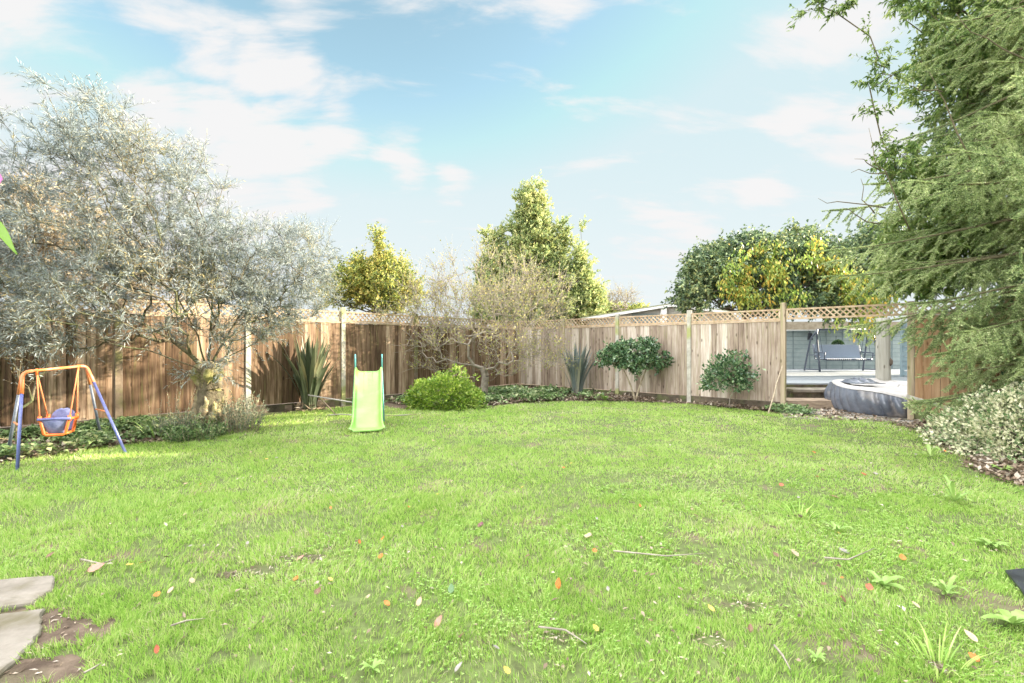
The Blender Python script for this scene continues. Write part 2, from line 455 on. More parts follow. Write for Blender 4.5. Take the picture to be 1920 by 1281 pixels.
M['bench_cloth'] = mat_rough('blue_grey_mesh', (.33, .39, .50), (.41, .47, .57), 40, rough=.8, bump=.1)
M['tub'] = mat_rough('navy_vinyl', (.085, .097, .125), (.16, .175, .21), 4, rough=.25, bump=.12, dist=.03, spec=.6, c3=(.30, .27, .25), scale3=1.3, amt3=(.6, .68))
M['tub_white'] = mat_rough('white_vinyl', (.40, .38, .365), (.54, .52, .50), 5, rough=.4, bump=.4, dist=.04)
M['black'] = mat_rough('black_plastic', (.02, .022, .026), (.05, .055, .065), 8, rough=.35, bump=.3)
M['render'] = mat_rough('pale_render', (.46, .45, .42), (.56, .55, .51), 3, bump=.1)
M['roof'] = mat_rough('mossy_felt', (.17, .18, .11), (.30, .31, .2), 6, bump=.4)
M['whitepaint'] = mat_rough('white_paint', (.70, .70, .67), (.8, .8, .77), 3, bump=0)
M['bamboo'] = mat_rough('cane', (.5, .38, .18), (.66, .52, .28), 20, bump=.1)
M['brownwall'] = mat_rough('brown_stone', (.28, .23, .17), (.42, .36, .28), 6, bump=.4)
M['petal'] = mat_rough('pink_petal', (.62, .16, .46), (.76, .34, .66), 30, rough=.5, bump=0)
M['petal_pale'] = mat_rough('pale_petal', (.70, .55, .80), (.78, .66, .86), 30, rough=.5, bump=0)
M['greenleaf'] = mat_leaf('fresh_green_leaf', [(0, (.2, .42, .03)), (1, (.3, .5, .05))], trans=.4, rough=.4)
M['disc'] = mat_rough('flower_disc', (.5, .35, .05), (.6, .42, .08), 60)

# ------------------------------------------------------------------ vegetation tools


def norm(a):
    return a / np.maximum(np.linalg.norm(a, axis=-1, keepdims=True), 1e-9)


def rand_dirs(n):
    return norm(rng.normal(size=(n, 3)))


def leaf_quads(P, D, L, Wd, fold=.25, droop=0.0, flat=None):
    """one folded rhombic leaf per row. P base, D direction, L length, Wd width"""
    n = len(P)
    D = norm(D)
    U = rand_dirs(n)
    if flat is not None:
        U = norm(U * (1 - flat) + np.array([0, 0, 1.0]) * flat * 2)
    S = norm(np.cross(D, U)); Nn = np.cross(S, D)
    L = np.broadcast_to(L, (n,))[:, None]; Wd = np.broadcast_to(Wd, (n,))[:, None]
    mid = P + D * L * .45
    tip = P + D * L - np.array([0, 0, 1.0]) * L * droop
    v = np.stack([P, mid + S * Wd * .5 + Nn * Wd * fold, tip, mid - S * Wd * .5 + Nn * Wd * fold], axis=1)
    f = np.arange(n * 4).reshape(n, 4)
    return v.reshape(-1, 3), f


def frusta(A, B, ra, rb, n=5):
    """tapered segment per row"""
    T = norm(B - A)
    ref = np.where(np.abs(T[:, 2:3]) < .9, np.array([[0, 0, 1.0]]), np.array([[1.0, 0, 0]]))
    X = norm(np.cross(ref, T)); Y = np.cross(T, X)
    a = np.arange(n) * 2 * np.pi / n
    ring = X[:, None] * np.cos(a)[None, :, None] + Y[:, None] * np.sin(a)[None, :, None]
    va = A[:, None] + ring * ra[:, None, None]; vb = B[:, None] + ring * rb[:, None, None]
    v = np.concatenate([va, vb], axis=1)  # (S,2n,3)
    k = np.arange(n); k2 = (k + 1) % n
    f = np.stack([k, k2, n + k2, n + k], axis=1)
    f = f[None] + (np.arange(len(A)) * 2 * n)[:, None, None]
    return v.reshape(-1, 3), f.reshape(-1, 4)


class Skeleton:
    """branches grow from the trunk towards a set of points and share limbs on the way"""

    def __init__(s, trunk):
        s.P = [np.array(p, float) for p in trunk]
        s.par = [-1] + list(range(len(trunk) - 1))
        s.tips = []

    def limb(s, pts, at):
        prev = at
        for p in pts:
            s.P.append(np.array(p, float)); s.par.append(prev); prev = len(s.P) - 1
        return s

    def grow(s, targets, seg=.25, wob=.05, start=1, sag=0.0, back=.35):
        root = s.P[min(start, len(s.P) - 1)]
        order = np.argsort(np.linalg.norm(targets - root, axis=1))
        for ti in order:
            t = targets[ti]
            A = np.array(s.P[start:])
            dist = np.linalg.norm(A - t, axis=1)
            # prefer joints nearer to the root than the target, as limbs point outwards
            away = np.linalg.norm(A - root, axis=1)
            cost = dist + back * away
            i = int(np.argmin(cost)) + start
            a = s.P[i]
            L = np.linalg.norm(t - a)
            k = max(1, int(L / seg))
            base_dir = a - s.P[s.par[i]] if s.par[i] >= 0 else np.array([0, 0, 1.0])
            base_dir = base_dir / max(np.linalg.norm(base_dir), 1e-6)
            c = a + base_dir * L * .38
            prev = i
            for j in range(1, k + 1):
                u = j / k
                p = a * (1 - u) ** 2 + c * 2 * u * (1 - u) + t * u * u
                p = p + rng.normal(size=3) * wob * (seg if j < k else 0) * 2
                p[2] -= sag * math.sin(u * math.pi) * L
                s.P.append(p); s.par.append(prev); prev = len(s.P) - 1
            s.tips.append(prev)
        return s

    def radii(s, tip=.004, ex=.45, rmax=None):
        n = len(s.P); cnt = np.zeros(n)
        has = np.zeros(n, bool)
        for p in s.par:
            if p >= 0: has[p] = True
        cnt[~has] = 1
        for i in range(n - 1, 0, -1): cnt[s.par[i]] += cnt[i]
        r = tip * cnt ** ex
        if rmax: r = np.minimum(r, rmax)
        return r

    def wood(s, r, lo=0, hi=9, n=6):
        P = np.array(s.P); par = np.array(s.par)
        i = np.arange(1, len(P))
        sel = i[(r[i] >= lo) & (r[i] < hi)]
        pa = par[sel]
        ra = np.minimum(r[pa], r[sel] * 1.35)
        return frusta(P[pa], P[sel], ra, r[sel], n)

    def dirs(s, idx):
        P = np.array(s.P); par = np.array(s.par); idx = np.array(idx)
        return norm(P[idx] - P[par[idx]])


def in_blobs(blobs, n, shell=.0):
    """random points inside ellipsoids (cx,cy,cz,rx,ry,rz)"""
    b = np.array(blobs, float)
    vol = b[:, 3] * b[:, 4] * b[:, 5]
    pick = rng.choice(len(b), n, p=vol ** .8 / (vol ** .8).sum())
    d = rand_dirs(n); r = rng.random(n) ** (1 / 3)
    if shell: r = shell + (1 - shell) * r
    return b[pick, :3] + d * r[:, None] * b[pick, 3:6]


def twiggy(P, D, nl, length, L, Wd, spread=.8, wood_r=.002, fold=.25, droop=0.0, up=0.0):
    """short twigs at P along D, each with nl leaves; returns leaf chunk and wood chunk"""
    n = len(P)
    ln = length * (.6 + .8 * rng.random(n))
    D = norm(D + np.array([0, 0, up]))
    t = (np.arange(nl) + .5) / nl
    t = t[None, :] + rng.normal(size=(n, nl)) * .03
    bend = rand_dirs(n) * .35
    base = P[:, None] + D[:, None] * (t * ln[:, None])[..., None] + bend[:, None] * (t ** 2 * ln[:, None])[..., None]
    side = norm(rng.normal(size=(n, nl, 3)))
    ld = norm(D[:, None] * (1.0 - spread * .5) + side * spread)
    LL = L * (.65 + .7 * rng.random(n * nl)); WW = Wd * (.7 + .6 * rng.random(n * nl))
    lv = leaf_quads(base.reshape(-1, 3), ld.reshape(-1, 3), LL, WW, fold, droop)
    E = P + D * ln[:, None] + bend * ln[:, None]
    Mi = P + D * ln[:, None] * .5 + bend * ln[:, None] * .25
    r = np.full(n, wood_r)
    w1 = frusta(P, Mi, r, r * .7, 4); w2 = frusta(Mi, E, r * .7, r * .35, 4)
    return lv, [w1, w2]


def blob_px(lst, ry=None):
    """ellipsoids from (px, py, distance, half width px, half height px, depth m)"""
    out = []
    for (x, y, d, hw, hh, dp) in lst:
        c = W(x, y, d)
        out.append((c.x, c.y, c.z, hw / FPX * d, dp, hh / FPX * d))
    return out


def inside_poly(x, y, poly):
    poly = np.array(poly); n = len(poly); res = np.zeros(len(x), bool); j = n - 1
    for i in range(n):
        xi, yi = poly[i]; xj, yj = poly[j]
        c = ((yi > y) != (yj > y)) & (x < (xj - xi) * (y - yi) / (yj - yi + 1e-12) + xi)
        res ^= c; j = i
    return res


def vnoise(x, y, s, seed=0):
    """cheap smooth value noise in numpy"""
    r = np.random.default_rng(seed); T = r.random((64, 64))
    u = x * s + 100; v = y * s + 100
    iu = np.floor(u).astype(int); iv = np.floor(v).astype(int); fu = u - iu; fv = v - iv
    fu = fu * fu * (3 - 2 * fu); fv = fv * fv * (3 - 2 * fv)
    g = lambda a, b: T[a % 64, b % 64]
    return (g(iu, iv) * (1 - fu) + g(iu + 1, iv) * fu) * (1 - fv) + (g(iu, iv + 1) * (1 - fu) + g(iu + 1, iv + 1) * fu) * fv


# ------------------------------------------------------------------ ground
def sheet(name, poly, z, mat, kind='structure'):
    mb = MB().add([(x, y, z) for x, y in poly], [tuple(range(len(poly)))])
    return tag(mb.build(name, mat), kind=kind)


sheet('ground', [(-400, -60), (400, -60), (400, 500), (-400, 500)], 0.0, M['soil'])
LAWN = [(-5.67, 5.3), (-5.06, 6.3), (-4.6, 6.57), (-4.75, 7.5), (-4.72, 8.67), (-4.26, 9.6), (-3.07, 10.6), (-2.17, 9.85), (-.68, 10.2), (.5, 11.1), (2.17, 11.5),
        (3.97, 10.85), (5.0, 9.6), (5.35, 9.2), (6.3, 8.5), (6.6, 8.2), (5.75, 6.5), (4.95, 5.1), (4.75, 4.5), (5.0, 3), (5.2, -2), (-8, -2), (-7.4, 3.5)]
sheet('lawn', LAWN, 0.004, M['lawn_soil'])
FA = Vector((.73, -.68, 0)).normalized()        # right fence direction (towards camera)
FN = Vector((.68, .73, 0)).normalized()         # away from the garden
FB = Vector((-.682, -.731, 0)).normalized()     # left fence direction (towards camera)
FBN = Vector((-.731, .682, 0)).normalized()
PA = Vector((5.58, 9.87, 0))                    # gate post on the right fence
PB = Vector((-2.42, 12.0, 0))                   # post on the left fence

# path beyond the opening
gp = [(4.95, 8.75), (5.9, 8.3), (7.3, 7.9), (10.5, 11.0), (6.2, 11.05), (5.2, 10.3), (5.5, 9.9)]
sheet('path', gp, 0.009, M['gravel'])

# stone flags at the near left
def flag(pts, label, h=.03):
    r = random.Random(len(label))
    top, mid, low = [], [], []
    c = sum((Vector(p) for p in pts), Vector((0, 0))) / len(pts)
    fine = []
    for i in range(len(pts)):
        a = Vector(pts[i]); b = Vector(pts[(i + 1) % len(pts)])
        for k in range(7):
            p = a.lerp(b, k / 7); q = p - c
            fine.append(c + q * (1 + r.uniform(-.035, .035)))
    for p in fine:
        q = p - c
        low.append((p.x, p.y, -.02)); mid.append((p.x, p.y, h * .7)); top.append((c.x + q.x * .975, c.y + q.y * .975, h + r.uniform(-.003, .003)))
    n = len(fine)
    mb = MB().grid([low, mid, top], closed=True)
    mb.add([(c.x, c.y, h + .002)] + top, [(0, 1 + i, 1 + (i + 1) % n) for i in range(n)])
    o = mb.build('flagstone', M['stone'], smooth=False)
    return tag(o, label, 'flagstone', 'flagstones sunk in the near left of the lawn')


g = lambda x, y: tuple(G(x, y).xy)
flag([g(104, 1088), g(98, 1118), g(60, 1142), g(-260, 1190), g(-330, 1120)], 'pale sandstone flag in the grass, the farther of the two at the near left')
flag([g(84, 1152), g(72, 1200), g(30, 1250), g(-60, 1330), g(-420, 1330), g(-330, 1200)], 'larger mud-smeared sandstone flag nearest the camera at the left edge')

# ------------------------------------------------------------------ fences
def boards(mb, a, b, z0, z1, nrm, bw=.115, r=None):
    """overlapping vertical feather-edge boards from a to b"""
    d = (b - a); L = d.length; d.normalize(); n = int(round(L / bw)); w = L / n
    for i in range(n):
        lean = r.uniform(-.004, .004)
        p = a + d * (i * w)
        e = w * .955
        t2 = .026
        off = r.uniform(0, .004)
        zz = z1 + r.uniform(-.006, .006)
        q = [p + nrm * (-off - t2), p + d * e + nrm * (-off - .012), p + d * e + nrm * (.002), p + nrm * (.002)]
        vs = [v + Vector((0, 0, z0)) for v in q] + [v + d * lean + Vector((0, 0, zz)) for v in q]
        mb.add(vs, [(0, 3, 2, 1), (4, 5, 6, 7), (0, 1, 5, 4), (1, 2, 6, 5), (2, 3, 7, 6), (3, 0, 4, 7)])


def trellis(a, b, z0, z1, nrm, parent, mat, droop=0.0):
    """diamond trellis between rails"""
    mb = MB(); d = (b - a); L = d.length; d.normalize()
    for z, h in ((z0 + .02, .034), (z1 - .02, .034)):
        mb.bar(a + Vector((0, 0, z)), b + Vector((0, 0, z)), .03, h)
    for e in (a + d * .018, b - d * .018):
        mb.bar(e + Vector((0, 0, z0 + .04)), e + Vector((0, 0, z1 - .04)), .03, .034, up=nrm)
    h = z1 - z0 - .075; step = .105
    for s_, o in ((1, .006), (-1, -.006)):
        k = -h
        while k < L:
            x0, x1 = k, k + h
            za, zb = 0, h
            if x0 < .03: za = .03 - x0; x0 = .03
            if x1 > L - .03: zb = h - (x1 - (L - .03)); x1 = L - .03
            if zb - za > .03:
                if s_ > 0: A = (x0, za); B = (x1, zb)
                else: A = (x0, h - za); B = (x1, h - zb)
                mb.bar(a + d * A[0] + nrm * o + Vector((0, 0, z0 + .037 + A[1])), a + d * B[0] + nrm * o + Vector((0, 0, z0 + .037 + B[1])), .009, .024, up=d.cross(nrm) + d * .01)
            k += step
    return mb.build('trellis', mat, parent)


def post(p, h, parent, mat, w=.095, rz=0, cap=False):
    mb = MB().box(p + Vector((0, 0, h / 2 - .05)), (w, w, h + .1), rz=rz)
    o = mb.build('post', mat, parent, bevel=.006)
    return o


def fence_run(name, pts, label, nrm, bmats, pmats, rz, skip=(), trel=True, zt=1.85, zz=2.08, seed=1, cat='fence'):
    root = empty(name, pts[0], label, cat)
    r = random.Random(seed)
    for i in range(len(pts) - 1):
        a, b = pts[i], pts[i + 1]; d = (b - a).normalized()
        a2, b2 = a + d * .052, b - d * .052
        if i not in skip:
            mb = MB()
            boards(mb, a2, b2, .16, zt - .035, nrm, r=r)
            p = mb.build('panel', bmats[i % len(bmats)], root)
            bk = MB().box((a2 + b2) / 2 + nrm * .008 + Vector((0, 0, (.17 + zt - .05) / 2)), ((b2 - a2).length - .01, .006, zt - .05 - .17), ax=(d, nrm, Vector((0, 0, 1))))  # added dark sheet: stands for shade in the board gaps, stops light leaks
            bk.build('backing', M['gboard'], p).location = (0, 0, 0)
            rl = MB()
            for z in (.35, 1.0, 1.6):
                rl.bar(a2 + nrm * .028 + Vector((0, 0, z)), b2 + nrm * .028 + Vector((0, 0, z)), .05, .07)
            rl.build('rail', M['trellis'], p).location = (0, 0, 0)
            cp = MB().bar(a2 - nrm * .008 + Vector((0, 0, zt - .018)), b2 - nrm * .008 + Vector((0, 0, zt - .018)), .05, .03)
            cp.build('capping', M['trellis'], p).location = (0, 0, 0)
            gb = MB().bar(a2 + Vector((0, 0, .07)), b2 + Vector((0, 0, .07)), .035, .15)
            gb.build('gravel_board', M['gboard'], root)
        if trel: trellis(a2, b2, zt, zz, nrm, root, M['trellis'])
    for i, p in enumerate(pts):
        m_, h_ = pmats[i]
        if m_: post(p, h_, root, M[m_], rz=rz)
    return root


azA = math.atan2(FA.y, FA.x); azB = math.atan2(FB.y, FB.x)
C0 = Vector((.22, 14.83, 0))
# right run: corner, posts, gate post, opening, post, onwards
Q1158 = Vector((2.75, 12.48, 0)); Q1293 = Vector((4.16, 11.25, 0))
ptsR = [C0 + FA * .06, C0 + (Q1158 - C0) * .5, Q1158, Q1293, PA]
rR = fence_run('fence', ptsR, 'weathered grey brown board fence with trellis top running behind the two camellias', -FN * -1, [M['fence_r']],
               [('post_w', 2.1), ('post_w', 2.1), ('post_c', 2.14), ('post_c', 2.15), ('post_w', 2.2)], azA, seed=3)
PE = PA + FA * 2.02
trellis(PA + FA * .052, PE - FA * .052, 1.85, 2.08, FN, rR, M['trellis'])
P2 = PE + FA * 1.93
P3 = P2 + FA * 1.93
fence_run('fence', [PE, P2, P3], 'orange brown board fence half hidden behind the spruce at the right', FN, [M['fence_n']],
          [('post_w', 2.1), ('post_w', 2.1), ('post_w', 2.1)], azA, seed=5)
k = 1.93
ptsL = [C0, PB - FB * k, PB, PB + FB * k, PB + FB * k * 2, PB + FB * k * 3, PB + FB * k * 4, PB + FB * k * 5]
fence_run('fence', ptsL, 'sun dappled reddish brown board fence along the left behind the silver tree', FBN, [M['fence_l']],
          [(None, 0), ('post_d', 2.1), ('post_d', 2.12), ('post_c', 2.16), ('post_c', 2.14), ('post_d', 2.1), ('post_d', 2.1), ('post_d', 2.1)], azB, seed=9)

# ------------------------------------------------------------------ toddler swing
def toddler_swing():
    root = empty('toddler_swing', (-5.35, 5.75, 0), 'small orange and blue metal garden swing with a blue cloth toddler seat', 'swing')
    TL = Vector((-5.47, 5.42, 1.02)); TR = Vector((-5.44, 6.08, 1.055))
    feet = [G(32, 885), G(12, 862), G(238, 852), G(192, 828)]
    tops = [TL, TL, TR, TR]
    bd = (TR - TL).normalized()
    fr = MB()
    inner = {}
    for i, (f, t) in enumerate(zip(feet, tops)):
        sgn = -1 if i < 2 else 1
        side = (f - t).normalized()
        corner = t + bd * sgn * .05
        dirn = (f - corner).normalized()
        j = corner + dirn * .27
        pts = bez(t - bd * sgn * .05 + Vector((0, 0, 0)), corner + Vector((0, 0, .004)), corner + dirn * .07, 7) + [j]
        fr.tube(pts, .0185, 10)
        MB().tube([j - dirn * .02, f + Vector((0, 0, -.02))], .0155, 10).build('leg', M['blue_paint'] if i in (0, 2) else M['bench_metal'], root, smooth=True)
        inner[i] = (j, dirn, f)
    fr.tube([TL + bd * .04, TR - bd * .04], .0155, 10)
    fr.build('top_frame', M['orange'], root, smooth=True)
    for a, b in ((0, 1), (2, 3)):
        pa = inner[a][0].lerp(inner[a][2], .42); pb = inner[b][0].lerp(inner[b][2], .42)
        MB().tube([pa, pb], .009, 8).build('cross_brace', M['orange'], root, smooth=True)
    # seat: frame ring, cloth sling, backrest, ropes. local axes: bd across, fw towards the lawn
    c = Vector((-5.42, 5.74, .375))
    fw = Vector((.38, -.925, 0)); sx = Vector((.925, .38, 0))
    hw, hd = .185, .13
    P = lambda a, b, z: c + (sx * a + fw * b + Vector((0, 0, z))) * .74
    seat = MB()
    seat.tube([P(-hw, hd, .09), P(-hw, -hd, .09)], .014, 8)
    seat.tube([P(hw, hd, .09), P(hw, -hd, .09)], .014, 8)
    for b in (hd, -hd):
        seat.tube([P(-hw, b, .10), P(-hw + .02, b, .03), P(-hw + .05, b, -.13), P(-hw + .08, b, -.155), P(hw - .08, b, -.155), P(hw - .05, b, -.13), P(hw - .02, b, .03), P(hw, b, .10)], .016, 8)
    seat.tube([P(-hw + .05, hd, -.14), P(-hw + .05, -hd, -.14)], .014, 8)
    seat.tube([P(hw - .05, hd, -.14), P(hw - .05, -hd, -.14)], .014, 8)
    s = seat.build('seat_frame', M['orange_plastic'], root, smooth=True)
    bar = MB().tube([P(-hw - .02, hd + .015, .10), P(hw + .02, hd + .015, .10)], .017, 10)
    bar.build('safety_bar', M['blue_paint'], root, smooth=True)
    rows = []
    for i in range(9):
        t = i / 8
        w_ = hw * (.95 - .42 * t ** .7)
        rows.append([P(w_ * u, hd + .012 - .07 * t ** 2 + .012 * math.cos(u * 2.2), .09 - .235 * t) for u in np.linspace(-1, 1, 9)])
    for i in range(1, 6):
        t = i / 5
        rows.append([P(hw * .55 * u, hd - .06 - (2 * hd - .06) * t, -.145) for u in np.linspace(-1, 1, 9)])
    MB().grid(rows).build('seat_cloth', M['blue_cloth'], root, smooth=True, solid=.008)
    rows = []
    for i in range(13):
        t = i / 12
        w_ = hw * (.80 + .06 * math.sin(t * 3)) * (1 if t < .55 else math.sqrt(max(0.02, 1 - ((t - .55) / .46) ** 2.4)))
        rows.append([P(w_ * u, -hd - .02 - .05 * t + .03 * (1 - u * u), -.13 + .36 * t) for u in np.linspace(-1, 1, 11)])
    MB().grid(rows).build('backrest', M['blue_cloth'], root, smooth=True, solid=.02)
    for (sgn, tt) in ((-1, TL + bd * .10), (1, TR - bd * .06)):
        for b in (hd, -hd):
            a = tt + Vector((0, 0, -.02)); e = P(sgn * hw, b, .10)
            MB().tube([a, a.lerp(e, .5) + Vector((0, 0, -.004)), e], .0075, 8).build('rope', M['rope'], root, smooth=True)
            MB().tube([e + Vector((0, 0, -.03)), e + Vector((0, 0, .035))], .019, 8).build('rope_clamp', M['orange_plastic'], root, smooth=True)
        MB().tube([tt + Vector((0, 0, .022)), tt + Vector((0, 0, -.05))], .012, 8).build('hanger', M['orange_plastic'], root, smooth=True)


toddler_swing()

# ------------------------------------------------------------------ slide
def slide():
    f = Vector((-2.18, 7.22, 0)); t = Vector((-2.54, 8.5, 0))
    d = (t - f).normalized(); s = Vector((d.y, -d.x, 0))
    root = empty('childrens_slide', f, 'lime green plastic slide with teal ladder rails standing on the lawn', 'slide')
    prof = [(-.03, .035), (.04, .03), (.14, .035), (.26, .085), (.45, .22), (.7, .42), (.95, .62), (1.15, .78), (1.25, .845), (1.34, .86)]
    hw = .195
    rows = []
    for (u, z) in prof:
        fl = .035 * max(0, 1 - u / .22)
        row = []
        for (x, h) in ((-hw - .035 - fl, .055), (-hw - .032 - fl, .075), (-hw - .012 - fl, .08), (-hw - .002 - fl, .06), (-hw + .012, .012), (-hw * .5, 0), (0, -.002), (hw * .5, 0), (hw - .012, .012), (hw + .002 + fl, .06), (hw + .012 + fl, .08), (hw + .032 + fl, .075), (hw + .035 + fl, .055)):
            hh = h * (1 if u > .1 else .5 + .5 * max(0, (u + .03) / .13))
            row.append(f + d * u + s * x + Vector((0, 0, z + hh)))
        rows.append(row)
    o = MB().grid(rows).build('chute', M['slide'], root, smooth=True, solid=.012)
    m = o.modifiers.new('sub', 'SUBSURF'); m.levels = 1; m.render_levels = 2
    # lip at the foot and raised ridges along the bed
    MB().tube([f + d * -.035 + s * x + Vector((0, 0, .04)) for x in (-.2, 0, .2)], .016, 8).build('foot_lip', M['slide'], root, smooth=True)
    for x in (-.07, .07):
        MB().tube([f + d * u + s * x + Vector((0, 0, z + .002)) for (u, z) in prof[2:9]], .006, 6).build('bed_ridge', M['slide'], root, smooth=True)
    for sg in (-1, 1):
        top = f + d * 1.34 + s * sg * (hw + .02)
        MB().tube([top + Vector((0, 0, .02)), top + d * .02 + Vector((0, 0, .15))], [.018, .01], 8).build('top_lug', M['slide'], root, smooth=True)
        h0 = f + d * 1.36 + s * sg * (hw + .035)
        hand = [h0 + Vector((0, 0, .82)), h0 + d * .02 + Vector((0, 0, 1.08))] + bez(h0 + d * .02 + Vector((0, 0, 1.10)), h0 + d * .04 + Vector((0, 0, 1.17)), h0 + d * .13 + Vector((0, 0, 1.15)), 5) + [h0 + d * .42 + Vector((0, 0, .62)), h0 + d * .72 + Vector((0, 0, 0))]
        MB().tube(hand, .0125, 10).build('handrail', M['teal'], root, smooth=True)
        MB().tube([h0 + d * .02 + Vector((0, 0, .9)), h0 - d * .42 + s * sg * .03 + Vector((0, 0, 0))], .0125, 10).build('leg', M['teal'], root, smooth=True)
    for i in range(4):
        u = 1.36 + .65 * (1 - (i + 1) / 5); z = .17 * (i + 1) + .04
        MB().box(f + d * (1.36 + .72 - .35 * (z / .62) * .86) + Vector((0, 0, z)), (2 * hw + .06, .08, .025), ax=(s, d, Vector((0, 0, 1)))).build('step', M['slide'], root, bevel=.006)
    MB().box(f + d * 1.36 + Vector((0, 0, .85)), (2 * hw, .12, .02), ax=(s, d, Vector((0, 0, 1)))).build('platform', M['slide'], root, bevel=.006)


slide()

# poles and planks by the slide
def pole(a, b, r, mat, label, name='pole', cat='pole', bend=.0):
    mid = (Vector(a) + Vector(b)) / 2 + Vector((0, 0, bend))
    o = MB().tube([a, mid, b], r, 8).build(name, mat, smooth=True)
    return tag(o, label, cat)


pole(W(578, 741, 9.4), W(668, 756, 9.0), .013, M['greypole'], 'pale grey pole leaning from the dark strap-leaved plant towards the slide')
pole(W(600, 745, 9.5) - Vector((0, 0, .01)), Vector((-3.25, 8.9, .02)), .012, M['post_d'], 'dull brown pole sloping into the grass left of the slide')
mbp = MB().bar(G(470, 775) + Vector((0, 0, .06)), G(548, 770) + Vector((0, 0, .06)), .03, .11)
tag(mbp.build('edging_board', M['plank'], bevel=.004), 'weathered edging board on the soil between the fence post and strap-leaved plant', 'board')
hp = [Vector((-3.35 + .2 * i, 8.75 + .05 * math.sin(i * 1.7), .05 + .01 * math.sin(i))) for i in range(9)]
tag(MB().tube(hp, .011, 8).build('garden_hose', M['post_c'], smooth=True), 'pale hose lying in the grass behind the slide', 'hose')
pole(G(-40, 838) + Vector((0, 0, .14)), W(46, 828, 6.4), .008, M['bamboo'], 'yellow cane lying low behind the toddler swing', 'bamboo_cane', 'cane')
# stick leaning on the gate post
st = [G(1440, 777), W(1450, 745, 9.45), W(1456, 720, 9.5), W(1467, 686, 9.62)]
tag(MB().tube(st, [.016, .014, .012, .008], 8).build('stick', M['stem_tan'], smooth=True), 'thin bare stick leaning against the tall gate post', 'stick')

